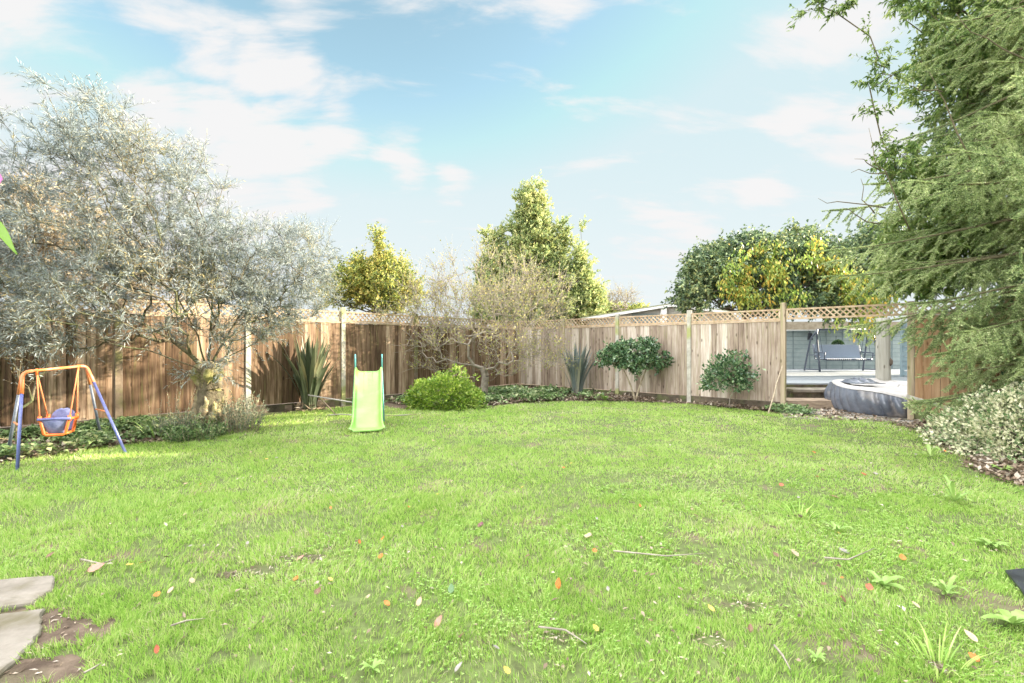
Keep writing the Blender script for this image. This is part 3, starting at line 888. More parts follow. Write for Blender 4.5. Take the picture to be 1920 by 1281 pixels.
# ------------------------------------------------------------------ beyond the opening
def patio():
    DZ = .46
    # decking: boards side by side, plus a fascia
    root = empty('decking', (10, 11, 0), 'pale raised timber decking beyond the opening', 'decking')
    mb = MB(); y = 11.0; r = random.Random(3)
    while y < 18.0:
        x0 = 6.1 + (y - 11) * .48
        mb.box(((x0 + 17) / 2, y + .07, DZ - .015 + r.uniform(-.002, .002)), (17 - x0, .135, .03)); y += .142
    mb.build('deck_boards', M['deck'], root)
    MB().box((11.6, 11.02, DZ - .09), (10.9, .03, .115)).build('fascia', M['gboard'], root)
    MB().box((11.6, 11.12, .17), (10.8, .12, .34)).build('base', M['black'], root)
    # step slabs in front of the deck
    o = MB().box((7.2, 10.72, .33), (2.1, .5, .07), rz=-.03).build('stone_step', M['stone'], bevel=.015)
    tag(o, 'pale stone slab forming the upper step below the decking', 'step')
    o = MB().box((7.1, 10.74, .15), (1.9, .38, .28), rz=-.03).build('step_base', M['gboard'], o)
    o.location = (0, 0, 0)
    o = MB().box((6.85, 10.2, .09), (2.2, .55, .18), rz=-.06).build('timber_step', M['plank'], bevel=.015)
    tag(o, 'lower step of dark timber at the end of the gravel path', 'step')
    # back wall
    w = empty('painted_wall', (12, 18, 0), 'pale blue green panelled wall at the back of the decking', 'wall')
    MB().box((12.2, 18.1, .46 + .72), (8.4, .06, 1.44)).build('panels', M['wallpanel'], w)
    j = MB()
    for i in range(14): j.box((8.1 + i * .62, 18.062, 1.18), (.035, .02, 1.44))
    j.build('joints', M['walltrim'], w)
    j = MB()
    for i in range(9): j.box((12.2, 18.066, .6 + i * .155), (8.4, .008, .012))
    j.build('grooves', M['walltrim'], w)
    MB().box((12.2, 18.05, 1.915), (8.5, .16, .035)).build('coping', M['whitepaint'], w)
    b = MB().box((12.2, 19.4, 1.15), (9, .2, 2.3)).build('boundary_wall', M['brownwall'])
    tag(b, 'brown stone wall rising behind the painted panels', 'wall')
    # blue grey slatted fence to the right
    s = empty('slatted_fence', (10.9, 13.5, 0), 'blue grey slatted fence right of the round log post', 'fence')
    j = MB()
    for i in range(11): j.box((12.3, 13.5, .56 + i * .135), (3.0, .02, .118), ax=(Vector((1, .12, 0)).normalized(), Vector((-.12, 1, 0)).normalized(), Vector((0, .12, 1)).normalized()))
    j.build('slats', M['bluefence'], s)
    MB().box((10.86, 13.36, 1.2), (.07, .07, 1.5)).build('post', M['bluefence'], s)
    # lanterns and hanging plant on the wall
    for (px, py, nm, lb) in ((1519, 631, 'wall_lantern', 'small dark lantern on the painted wall left of the swing bench'), (1611, 628, 'wall_lantern', 'small dark lantern on the painted wall above the right of the swing bench')):
        p = W(px, py, 17.9)
        e = empty(nm, p, lb, 'lantern')
        MB().box(p, (.16, .12, .26), taper=.7).build('lamp_body', M['black'], e, bevel=.01)
        MB().tube([p + Vector((0, .02, .12)), p + Vector((0, 0, .2)), p + Vector((0, .12, .22))], .015, 6).build('bracket', M['black'], e)
    p = W(1571, 647, 17.7)
    e = empty('hanging_planter', p, 'round dark green plant ball hung on the wall behind the bench', 'planter')
    Pn = np.array(p)[None] + rand_dirs(500) * .13
    mesh_np('foliage', [leaf_quads(Pn, norm(Pn - np.array(p)), .09, .06)], M['camellia'], e)
    MB().tube([p + Vector((0, .1, .1)), p + Vector((0, .1, .34))], .01, 6).build('hook', M['black'], e)
    rows = [[p + Vector((math.cos(a) * q * .13, math.sin(a) * q * .13, -.02 - .12 * zq)) for a in np.linspace(0, 2 * math.pi, 13)[:-1]] for q, zq in ((1, 0), (.85, .5), (.5, .9), (.05, 1))]
    MB().grid(rows, closed=True).build('pot', M['black'], e, smooth=True)
    # round log
    lg = Vector((.773 * 10.55, 10.55, 0)); pts = []; rad = []
    rr = random.Random(5)
    for i in range(14):
        t = i / 13; pts.append(lg + Vector((rr.uniform(-.004, .004), 0, 1.93 * t))); rad.append(.145 - .02 * t + rr.uniform(-.003, .003))
    lo = empty('log_post', lg, 'thick pale round log post standing behind the deflated hot tub', 'post')
    MB().tube(pts, rad, 22).build('log', M['log'], lo, smooth=True)
    kn = lg + Vector((.07, -.13, .95))
    MB().tube([kn + Vector((0, .02, -.07)), kn + Vector((0, -.012, -.02)), kn + Vector((0, -.012, .05)), kn + Vector((0, .02, .1))], [.01, .03, .028, .008], 8).build('knot', M['bark_dark'], lo, smooth=True)


patio()


def swing_bench():
    d = 16.4
    L = (1519 - 960) / FPX * d; Rr = (1637 - 960) / FPX * d
    z0 = .46; H = 1.42
    root = empty('swing_bench', ((L + Rr) / 2, d, z0), 'dark metal swing bench with blue grey seat on the decking', 'swing bench')
    x0, x1 = L + .06, Rr - .04
    for x in (x0, x1):
        sg = 1 if x == x0 else -1
        pts = [(x - .0 * sg, d - .42, z0), (x + .02 * sg, d - .34, z0 + .45)] + [tuple(p) for p in bez((x + .05 * sg, d - .2, z0 + 1.05), (x + .08 * sg, d - .1, z0 + H), (x + .2 * sg, d, z0 + H), 6)]
        MB().tube(pts, .032, 8).build('leg', M['bench_metal'], root, smooth=True)
        pts = [(x - .0 * sg, d + .42, z0), (x + .02 * sg, d + .32, z0 + .45), (x + .05 * sg, d + .15, z0 + 1.1), (x + .2 * sg, d + .02, z0 + H - .02)]
        MB().tube(pts, .03, 8).build('leg', M['bench_metal'], root, smooth=True)
        MB().tube([(x, d - .4, z0 + .06), (x, d + .4, z0 + .06)], .02, 8).build('floor_rail', M['bench_metal'], root, smooth=True)
        MB().tube([(x + .03 * sg, d - .36, z0 + .55), (x + .03 * sg, d + .36, z0 + .55)], .018, 8).build('side_brace', M['bench_metal'], root, smooth=True)
    MB().tube([(x0 + .18, d, z0 + H), (x1 - .18, d, z0 + H)], .034, 8).build('top_bar', M['bench_metal'], root, smooth=True)
    sx0, sx1 = x0 + .27, x1 - .25
    cs = MB(); cs.box(((sx0 + sx1) / 2, d - .05, z0 + .42), (sx1 - sx0, .5, .05)); cs.build('seat', M['bench_cloth'], root, bevel=.02)
    A = Vector((0, math.sin(.25), math.cos(.25)))
    MB().box(((sx0 + sx1) / 2, d + .25, z0 + .68), (sx1 - sx0, .035, .46), ax=(Vector((1, 0, 0)), Vector((0, math.cos(.25), -math.sin(.25))), A)).build('backrest', M['bench_cloth'], root, bevel=.012)
    f = MB()
    f.tube([(sx0 - .02, d - .31, z0 + .41), (sx1 + .02, d - .31, z0 + .41)], .03, 8)
    n = 22
    for i in range(n): f.box((sx0 + (sx1 - sx0) * (i + .5) / n, d - .33, z0 + .40), (.05, .03, .06))
    for x in (sx0 - .03, sx1 + .03):
        f.tube([(x, d - .32, z0 + .41), (x, d + .2, z0 + .41), (x, d + .33, z0 + .92)], .022, 8)
    for x in ((sx0 * 2 + sx1) / 3, (sx0 + sx1 * 2) / 3):
        f.tube([(x, d + .21, z0 + .45), (x, d + .32, z0 + .92)], .014, 6)
    f.build('seat_frame', M['bench_metal'], root, smooth=True)
    for x in (sx0 - .04, sx1 + .04):
        MB().tube([(x, d - .3, z0 + .42), (x, d - .34, z0 + .62), (x, d + .26, z0 + .66)], .02, 8).build('armrest', M['bench_metal'], root, smooth=True)
        MB().tube([(x, d - .2, z0 + .64), (x, d - .02, z0 + H)], .009, 6).build('hanger', M['bench_metal'], root)
        MB().tube([(x, d + .22, z0 + .66), (x, d + .02, z0 + H)], .009, 6).build('hanger', M['bench_metal'], root)


swing_bench()


def hot_tub():
    c = Vector((7.72, 9.58, 0)); Rr = 1.13; n = 36
    root = empty('hot_tub', c, 'half deflated inflatable hot tub with navy ribbed side and white top', 'hot tub')
    steps = n * 8
    ang = [2 * math.pi * i / steps for i in range(steps)]

    def sag(a):  # the near left side has slumped
        return .03 * math.sin(a * 5 + 1.3) - .21 * max(0.0, math.cos(a - R(268))) ** 1.3
    rows = []
    for k in range(15):
        t = k / 14
        row = []
        for a in ang:
            z = .52 * t + sag(a) * t
            ph = (a * n / (2 * math.pi) + t * .55) % 1.0
            smooth_side = max(0.0, min(1.0, (math.cos(a - R(182)) - .78) / .12))
            rib = (abs(math.sin(ph * math.pi)) ** .55 - .62) * .20 * (1 - .8 * smooth_side) * math.sin(max(.05, min(1, t * 1.1)) * math.pi * .93) ** .4
            rr = Rr * (1 + .05 * math.sin(t * math.pi)) - .12 * (1 - t) ** 2 * .4 + rib
            rr += .02 * math.sin(3 * a + t * 3)
            row.append(c + Vector((math.cos(a) * rr, math.sin(a) * rr, max(z, .012))))
        rows.append(row)
    MB().grid(rows, closed=True).build('ribbed_wall', M['tub'], root, smooth=True)
    rows = []
    for (q, dz) in ((1.0, .0), (.99, .035), (.93, .06), (.84, .055), (.76, .02), (.72, -.06), (.5, -.03), (.25, -.01), (.02, 0)):
        row = []
        for a in ang[::4]:
            z = .52 + sag(a) * (q ** 2) + dz + (.025 * math.sin(a * 3 + q * 9) + .012 * math.sin(a * 7 + 2)) * (1 if q < .9 else .2)
            row.append(c + Vector((math.cos(a) * Rr * q * .985, math.sin(a) * Rr * q * .985, z)))
        rows.append(row)
    MB().grid(rows, closed=True).build('white_cover', M['tub_white'], root, smooth=True)
    # crumpled dark liner on the top
    rows = []
    cc = Vector((7.05, 9.75, .55)); r2 = random.Random(8)
    for i in range(12):
        row = []
        for j in range(12):
            u, v = i / 11 - .5, j / 11 - .5
            e = max(0, 1 - (u * u + v * v) * 3.6)
            row.append(cc + Vector((u * .62, v * .6, .02 + e * (.05 + .045 * math.sin(i * 1.9 + j * .6) + .03 * r2.random()))))
        rows.append(row)
    MB().grid(rows).build('folded_liner', M['tub'], root, smooth=True, solid=.01)


hot_tub()

# neighbour's low building over the fence
def outbuilding():
    y0, y1 = 20.0, 24.0
    root = empty('outbuilding', (6, 20, 0), 'low pale outbuilding with a shallow mossy roof showing over the fence', 'outbuilding')
    xa, xm, xb = 3.0, 6.65, 9.5
    za, zm, zb = 2.52, 3.12, 2.75
    MB().add([(xa + .25, y0 + .25, 0), (xb, y0 + .25, 0), (xb, y0 + .25, zb - .12), (xm, y0 + .25, zm - .1), (xa + .25, y0 + .25, za - .05),
              (xa + .25, y1, 0), (xb, y1, 0), (xb, y1, zb - .12), (xm, y1, zm - .1), (xa + .25, y1, za - .05)],
             [(0, 1, 2, 3, 4), (9, 8, 7, 6, 5), (0, 4, 9, 5), (1, 6, 7, 2), (4, 3, 8, 9), (3, 2, 7, 8)]).build('wall', M['render'], root)
    t = .07
    for (x0, z0, x1, z1, yy) in ((xa - .1, za, xm, zm, 0), (xm + .002, zm, xb, zb, 0)):
        MB().add([(x0, y0, z0 - t), (x1, y0, z1 - t), (x1, y0, z1), (x0, y0, z0), (x0, y1, z0 - t), (x1, y1, z1 - t), (x1, y1, z1), (x0, y1, z0)],
                 [(0, 1, 2, 3), (7, 6, 5, 4), (3, 2, 6, 7), (4, 5, 1, 0), (0, 3, 7, 4), (1, 5, 6, 2)]).build('roof', M['roof'], root)
        MB().bar((x0, y0 - .03, z0 - .1), (x1, y0 - .03, z1 - .1), .03, .1).build('fascia', M['whitepaint'], root)
    MB().box((6.34, y0 + .1, 1.45), (.22, .2, 2.9)).build('corner_post', M['whitepaint'], root)
    MB().box((5.6, y0 + .235, 2.5), (1.1, .05, .38)).build('window', M['walltrim'], root)


outbuilding()

# ------------------------------------------------------------------ trees and shrubs
def tree(name, label, trunk, blobs, nt, leafmat, barkmat, nl=8, tw=.2, L=.06, Wd=.015, tip=.004, ex=.42, seg=.25, spread=.8, up=.2, droop=.0,
         extra=0, rmax=None, back=.35, group=None, cat='tree', wob=.05, shell=0.0, start=1, fold=.25, thr=.02, trunk_r=None, twig_r=.002, tips_per=3, tjit=.18, jit=None, limbs=()):
    root = empty(name, trunk[0], label, cat, group)
    T = in_blobs(blobs, nt, shell)
    sk = Skeleton(trunk)
    for lb in limbs: sk.limb(lb, len(trunk) - 1)
    sk.grow(T, seg=seg, wob=wob, start=start, back=back)
    r = sk.radii(tip, ex, rmax)
    if trunk_r is not None:
        for i, q in enumerate(trunk_r): r[i] = max(r[i], q)
    ch = [sk.wood(r, thr, 99, 10)]
    mesh_np('trunk', ch, M[barkmat], root, smooth=True)
    P = np.array(sk.P)
    # twigs along outer wood
    idx = np.where(r < tip * 2.6)[0]; idx = idx[idx > len(trunk)]
    n = nt * tips_per
    pick = rng.choice(idx, n)
    D = norm(sk.dirs(pick) * .8 + rand_dirs(n) * .9)
    base = P[pick] + rand_dirs(n) * (tjit if jit is None else jit) * rng.random((n, 1)) * .25
    (lv, wd) = twiggy(base, D, nl, tw, L, Wd, spread=spread, up=up, droop=droop, fold=fold, wood_r=twig_r)
    mesh_np('branches', [sk.wood(r, 0, thr, 5)] + wd, M[barkmat], root)
    mesh_np('crown' if cat == 'tree' else 'foliage', [lv], M[leafmat], root)
    return root


# silver willow-leaved tree on its pollard trunk (trunk at photo x~390)
tb = W(392, 812, 7.25); tb.z = 0
tk = [tb, tb + Vector((0, 0, .35)), tb + Vector((.03, 0, .65)), tb + Vector((-.02, 0, .92))]
def limb_px(*q):
    P_ = [W(*a) for a in q]; out = []
    P_ = [tk[-1]] + P_
    for a, b in zip(P_[:-1], P_[1:]):
        n_ = max(1, int((b - a).length / .25))
        out += [tuple(a.lerp(b, k_ / n_) + Vector(rng.normal(size=3)) * .02) for k_ in range(1, n_ + 1)]
    return out


sil_limbs = [limb_px((360, 665, 7.1), (320, 640, 7.0), (270, 610, 6.7), (200, 560, 6.4), (120, 500, 6.1)), limb_px((378, 660, 7.2), (340, 560, 6.9), (250, 400, 6.3), (190, 300, 6.1), (150, 200, 6.0)),
             limb_px((395, 650, 7.3), (400, 560, 7.2), (370, 450, 7.0), (350, 360, 6.9)), limb_px((410, 655, 7.4), (440, 610, 7.5), (480, 540, 7.6), (540, 470, 7.9)), limb_px((420, 670, 7.35), (470, 650, 7.4), (530, 600, 7.7)),
             limb_px((350, 680, 6.9), (280, 660, 6.6), (180, 640, 6.2), (80, 610, 6.0))]
sil_blobs = blob_px([
    (150, 215, 6.0, 75, 75, .5), (60, 300, 5.9, 110, 80, .6), (220, 300, 6.2, 110, 75, .7), (330, 370, 6.8, 90, 70, .7), (120, 420, 6.2, 180, 90, .8),
    (330, 470, 7.0, 170, 90, .9), (470, 500, 7.6, 130, 80, .9), (570, 480, 8.0, 60, 65, .6), (560, 560, 8.0, 70, 60, .6), (200, 550, 6.4, 190, 80, .9),
    (420, 590, 7.4, 140, 60, .8), (40, 580, 6.0, 110, 80, .7), (300, 635, 7.0, 80, 22, .4), (-90, 480, 5.6, 130, 160, .8), (60, 640, 6.4, 90, 25, .4),
    (370, 300, 7.0, 30, 30, .3), (640, 440, 8.2, 14, 10, .2), (410, 690, 7.1, 45, 22, .3), (345, 690, 7.0, 40, 20, .3), (440, 650, 7.3, 40, 25, .3), (230, 480, 6.4, 60, 60, .6), (380, 520, 7.0, 60, 50, .5), (110, 640, 6.3, 90, 22, .4), (520, 610, 7.8, 60, 30, .4), (480, 560, 7.6, 60, 40, .5)])
tree('silver_tree', 'silver grey willow-leaved tree spreading from a gnarled pollard trunk over the left fence', tk, sil_blobs, 1400, 'silver', 'bark_silver',
     nl=15, tw=.25, L=.072, Wd=.0095, tip=.0033, ex=.40, seg=.22, spread=.6, up=.25, droop=.1, rmax=.055, back=.42, start=3, tips_per=5, thr=.016, trunk_r=[.2, .19, .18, .12], limbs=sil_limbs)


def pollard():
    # burred trunk body round the first metre
    root = [o for o in bpy.data.objects if o.name.startswith('silver_tree') and o.parent is None][0]
    n = 64; rows = []
    for k in range(48):
        t = k / 47; z = t * 1.08
        base = .135 + .08 * (1 - t) ** 3 + .035 * math.sin(t * 9 - 1) + .05 * math.exp(-((t - .78) / .12) ** 2)
        if t > .82: base *= math.sqrt(max(.03, 1 - ((t - .82) / .19) ** 2))
        row = []
        for i in range(n):
            a = 2 * math.pi * i / n
            q = Vector((math.cos(a) * 2.2, math.sin(a) * 2.2, z * 4.2))
            b = base * (1 + .55 * mnoise.noise(q) + .38 * abs(mnoise.noise(q * 2.1)) + .22 * mnoise.noise(q * 4.5) + .1 * mnoise.noise(q * 9))
            row.append(tb + Vector((math.cos(a) * b + .03 * math.sin(z * 5), math.sin(a) * b, z)))
        rows.append(row)
    mb = MB().grid(rows, closed=True); mb.add(rows[-1], [tuple(range(n))])
    mb.build('burr_trunk', M['bark_pollard'], root, smooth=True)


pollard()

# thin multi-stemmed bush at the far left edge behind the swing
tree('bare_bush', 'tangle of thin lichened stems at the left edge behind the swing', [Vector((-6.35, 6.15, 0)), Vector((-6.35, 6.15, .25)), Vector((-6.3, 6.15, .5))],
     blob_px([(20, 660, 6.1, 60, 70, .4), (70, 690, 6.3, 40, 45, .3), (-30, 600, 6.0, 60, 80, .4)]), 70, 'silver', 'bark_silver', nl=4, tw=.2, L=.05, Wd=.012, tip=.004, seg=.15, wob=.12, start=0, cat='bush', tips_per=2, back=.2)

# bare fruit tree near the corner, upright pale twigs with the last yellow leaves
ab = Vector((-.72, 12.2, 0))
ap_blobs = blob_px([(880, 590, 12.2, 90, 50, .9), (800, 600, 12.0, 55, 45, .7), (1000, 600, 12.2, 60, 45, .8), (850, 540, 12.2, 40, 35, .5), (960, 530, 12.4, 35, 45, .6), (905, 500, 12.3, 20, 35, .4),
                    (790, 650, 11.8, 50, 25, .6), (1010, 655, 11.9, 55, 28, .6), (900, 640, 11.5, 120, 30, .5), (855, 480, 12.2, 10, 25, .25), (720, 620, 11.9, 30, 40, .5), (940, 570, 11.8, 60, 40, .6), (960, 690, 11.6, 60, 18, .4), (830, 685, 11.6, 55, 18, .4), (1030, 680, 11.8, 35, 22, .4), (1040, 560, 12.2, 25, 45, .5), (770, 550, 12, 20, 45, .4), (1000, 540, 12.3, 22, 40, .4), (820, 540, 12, 16, 50, .3)])
tree('fruit_tree', 'nearly bare fruit tree with dense pale twigs standing in the corner bed', [ab, ab + Vector((.02, 0, .3)), ab + Vector((.05, -.03, .55)), ab + Vector((-.02, -.03, .75))],
     ap_blobs, 720, 'apple_leaf', 'bark_grey', nl=2, tw=.46, L=.05, Wd=.03, tip=.0045, ex=.42, seg=.2, spread=1.0, up=.75, rmax=.085, back=.3, start=2, tips_per=4, thr=.03, wob=.13, trunk_r=[.11, .1, .095, .085], twig_r=.004)

# evergreen beyond the fence, pointed with side leaders
eb = Vector((2.0, 22.5, 0))
ev = []
def cone(cx, ytop, ybot, d, hw, dep, n=7):
    out = []
    for i in range(n):
        t = (i + .6) / n
        out.append((cx, ytop + (ybot - ytop) * t, d, max(5, hw * t ** .85), (ybot - ytop) / n * .75, max(.15, dep * t)))
    return out
ev = blob_px(cone(990, 335, 600, 22, 75, 1.3, 9) + cone(1012, 345, 560, 22.3, 45, 1.0) + cone(1052, 395, 600, 22, 50, 1.0) + cone(1088, 428, 600, 21.5, 48, 1.0) + cone(935, 425, 600, 22, 50, 1.0) + cone(915, 430, 560, 22.4, 22, .5) + cone(1005, 420, 610, 21.5, 115, 1.5))
tree('evergreen_tree', 'tall pointed yellow green evergreen rising behind the fruit tree beyond the fence', [eb, eb + Vector((0, 0, 1)), eb + Vector((0, 0, 2)), eb + Vector((0, 0, 3.4))], ev, 2000, 'conifer', 'bark_dark',
     nl=16, tw=.45, L=.17, Wd=.075, tip=.008, seg=.5, spread=.8, up=.55, rmax=.16, back=.3, tips_per=4, thr=.03, cat='tree', start=1, tjit=.5)
# golden round tree left of it
gb_ = Vector((-4.6, 17.5, 0))
go = blob_px(cone(712, 430, 570, 17.5, 46, .9, 7) + [(675, 520, 17.5, 34, 32, .7), (738, 520, 17.6, 20, 35, .6), (650, 545, 17.3, 45, 35, .9), (720, 555, 17.4, 55, 40, .9), (765, 545, 17.5, 25, 30, .6)])
tree('golden_tree', 'golden leaved bushy tree rising over the left fence above the slide', [gb_, gb_ + Vector((0, 0, .8)), gb_ + Vector((0, 0, 1.6))], go, 700, 'gold', 'bark_dark',
     nl=11, tw=.42, L=.10, Wd=.055, tip=.007, seg=.4, spread=.85, up=.3, rmax=.12, tips_per=4, thr=.03, tjit=.4)
# mass behind the silver tree at the far left, sun warmth coloured into its leaves
lb_ = Vector((-13, 13.5, 0))
lf = blob_px([(40, 420, 13, 130, 80, 1.5), (160, 500, 13.5, 150, 70, 1.3), (-100, 440, 12.5, 120, 120, 1.5), (300, 540, 14.5, 120, 50, 1.0)])
tree('pale_tree', 'sunlit pale leaved tree beyond the fence behind the silver tree', [lb_, lb_ + Vector((0, 0, 1)), lb_ + Vector((0, 0, 2))], lf, 1000, 'tanleaf', 'bark_grey',
     nl=9, tw=.4, L=.13, Wd=.04, tip=.008, seg=.5, spread=.8, rmax=.14, tips_per=4, thr=.03, tjit=.5)
# small bare tree on the skyline
sb_ = W(1160, 590, 25); sb_.z = 0
tree('bare_tree', 'small bare leafless tree on the skyline between evergreen and outbuilding', [sb_, sb_ + Vector((0, 0, 1)), sb_ + Vector((0, 0, 2.2))], blob_px([(1160, 562, 25, 34, 20, .7), (1180, 555, 25, 16, 10, .4)]), 130, 'apple_leaf', 'bark_grey',
     nl=1, tw=.5, L=.05, Wd=.04, tip=.011, seg=.35, spread=1, rmax=.1, tips_per=2, thr=.03, twig_r=.007)
hb_ = Vector((4.2, 27, 0))
tree('far_shrub', 'pale yellowish hedge tree low on the skyline beside the small bare tree', [hb_, hb_ + Vector((0, 0, 1)), hb_ + Vector((0, 0, 1.6))], blob_px([(1110, 585, 27, 50, 18, 1), (1180, 588, 27, 45, 12, .8)]), 200, 'gold', 'bark_grey',
     nl=10, tw=.4, L=.14, Wd=.08, tip=.01, seg=.5, tips_per=4, thr=.03)

# climber-clad tree right: dark leaves with drapes of yellow
wb_ = Vector((6.9, 14.8, 0))
wd_b = blob_px([(1330, 520, 14.5, 50, 50, 1), (1400, 500, 15, 90, 55, 1.2), (1500, 500, 15, 90, 55, 1.2), (1450, 560, 14.5, 120, 35, 1.0), (1580, 510, 15.5, 70, 55, 1.0), (1650, 480, 15.5, 60, 60, 1.0), (1300, 555, 14.3, 32, 30, .7), (1500, 450, 15, 40, 18, .5), (1580, 575, 14.5, 60, 22, .7)])
wt = tree('climber_clad_tree', 'dark leaved tree draped with yellowing climber beyond the trellis', [wb_, wb_ + Vector((.1, 0, 1)), wb_ + Vector((.3, 0, 2.2)), wb_ + Vector((.6, 0, 2.9))], wd_b, 1500, 'wist_dark', 'bark_dark',
     nl=13, tw=.32, L=.11, Wd=.06, tip=.007, seg=.4, spread=.9, up=.1, droop=.2, rmax=.13, tips_per=4, thr=.03, start=2, tjit=.4)
yb = np.array(blob_px([(1440, 470, 13.9, 60, 22, .25), (1450, 510, 13.6, 28, 35, .2), (1395, 515, 13.6, 30, 32, .2), (1375, 545, 13.5, 25, 25, .2), (1500, 560, 13.3, 30, 20, .2), (1530, 490, 13.8, 32, 14, .3),
                       (1580, 520, 13.9, 32, 22, .3), (1560, 500, 13.9, 45, 20, .3), (1470, 555, 13.4, 20, 28, .2), (1600, 545, 13.8, 20, 20, .3), (1560, 608, 12.6, 14, 5, .2), (1630, 600, 12.6, 22, 9, .2), (1650, 560, 13, 50, 20, .3), (1620, 620, 12.4, 20, 10, .2), (1410, 560, 13.4, 60, 18, .2)]))
dr = random.Random(5); extra = []
for _ in range(30):
    px_ = dr.uniform(1350, 1660); top_ = 440 + .0022 * (px_ - 1470) ** 2 + dr.uniform(0, 95); ln_ = dr.uniform(14, 48)
    extra.append((px_, top_ + ln_ / 2, dr.uniform(13.2, 14.1), dr.uniform(6, 14), ln_ / 2, .15))
yb = np.concatenate([yb * np.array([1, 1, 1, .62, 1, .8]), np.array(blob_px(extra))])
n = 4600
Py = in_blobs(yb, n) + rng.normal(size=(n, 3)) * np.array([.12, .1, .1])
mesh_np('yellow_climber', [leaf_quads(Py, norm(rand_dirs(n) * .6 + np.array([0, -.2, -1])), .13 * (.6 + .7 * rng.random(n)), .055, flat=.3)], M['wist_yel'], wt)

# bright rounded shrub left of centre
def shrub(name, label, c, rx, ry, h, n, mat, L, Wd, stems=9, bark='bark_grey', zb=.0, lump=.25, group=None, flat=None, cat='shrub', seed=1, core=.55, twigs=True, stem_h=0):
    """leafy mound whose surface is broken up by noise; leaves stand on short twigs"""
    root = empty(name, (c.x, c.y, 0), label, cat, group)
    d = rand_dirs(n); d[:, 2] = np.abs(d[:, 2]) * 1.0 - (.35 if zb > .1 else .08); d = norm(d)
    nz = np.array([mnoise.noise(Vector(q) * 2.3 + Vector((seed * 7.1, 0, 0))) + .5 * mnoise.noise(Vector(q) * 5.3 + Vector((seed * 3.3, 1, 0))) for q in d])
    rad = (1 + lump * nz * 1.6) * (core + (1 - core) * rng.random(n) ** .45)
    hz = (h - zb)
    zc = zb + hz * (.45 if zb > .1 else .08)
    P = np.stack([c.x + d[:, 0] * rx * rad, c.y + d[:, 1] * ry * rad, zc + d[:, 2] * rad * (h - zc)], axis=1)
    P[:, 2] = np.maximum(P[:, 2], .015)
    lv = leaf_quads(P, norm(d + rand_dirs(n) * .9 + np.array([0, 0, .25])), L * (.6 + .8 * rng.random(n)), Wd * (.6 + .8 * rng.random(n)), flat=flat)
    mesh_np('foliage', [lv], M[mat], root)
    if stems:
        m = stems * 12
        T = P[rng.choice(n, m)]; T = np.array([c.x, c.y, zc]) + (T - np.array([c.x, c.y, zc])) * .93
        base = [Vector((c.x, c.y, 0)), Vector((c.x, c.y, .04)), Vector((c.x, c.y, max(.08, zb * .6)))]
        sk = Skeleton(base).grow(T, seg=.12, start=1, wob=.05)
        r = sk.radii(.003, .42, .03)
        mesh_np('stems', [sk.wood(r, 0, 9, 5)], M[bark], root)
    return root


shrub('rounded_shrub', 'low rounded bright yellow green shrub on the bed edge right of the slide', Vector((-1.42, 10.15, 0)), .80, .6, .70, 9000, 'box', .052, .034, lump=.2, seed=2)
tree('shrub_shoots', 'a few taller light green shoots rising from the rounded shrub', [Vector((-1.4, 10.1, 0)), Vector((-1.35, 10.1, .3)), Vector((-1.2, 10.1, .6))], blob_px([(862, 700, 10.1, 14, 8, .15), (845, 708, 10.1, 10, 6, .1), (885, 712, 10.1, 12, 6, .1), (818, 712, 10.1, 8, 5, .1)]), 24, 'box', 'bark_grey',
     nl=9, tw=.12, L=.05, Wd=.03, seg=.1, cat='shrub', tips_per=2, start=1)

# camellia with two bare stems
cc = Vector((2.93, 11.4, 0))
def camellia_standard():
    root = empty('camellia', cc, 'dark glossy camellia with a flat wide crown on two bare V stems', 'shrub')
    for e in ((-.30, .78), (.30, .86)):
        MB().tube(bez(cc + Vector((0, 0, -.02)), cc + Vector((e[0] * .25, 0, .35)), cc + Vector((e[0], 0, e[1])), 7), [.026, .024, .022, .02, .018, .015, .012], 8).build('stem', M['stem_tan'], root, smooth=True)
    B = blob_px([(1150, 672, 11.4, 34, 17, .35), (1185, 660, 11.3, 45, 22, .45), (1225, 672, 11.4, 30, 18, .35), (1190, 682, 11.2, 38, 16, .35), (1160, 656, 11.4, 24, 15, .3), (1210, 650, 11.4, 25, 12, .3), (1135, 678, 11.5, 18, 10, .2), (1240, 685, 11.4, 14, 9, .2)])
    T = in_blobs(B, 420, .3)
    sk = Skeleton([cc + Vector((0, 0, .7)), cc + Vector((0, 0, .8)), cc + Vector((0, 0, .85))]).grow(T, seg=.1, start=1, back=.2)
    r = sk.radii(.003, .42, .02)
    mesh_np('branches', [sk.wood(r, 0, 9, 5)], M['bark_dark'], root)
    n = 420
    lv, wd = twiggy(T, norm(rand_dirs(n) + np.array([0, 0, .3])), 13, .12, .085, .045, spread=1.0)
    mesh_np('foliage', [lv], M['camellia'], root)


camellia_standard()
shrub('camellia', 'smaller rounded dark camellia bush growing close to the fence by the gate post', Vector((4.62, 10.2, 0)), .43, .38, 1.14, 2300, 'camellia', .075, .042, zb=.16, lump=.45, seed=4, stems=5)
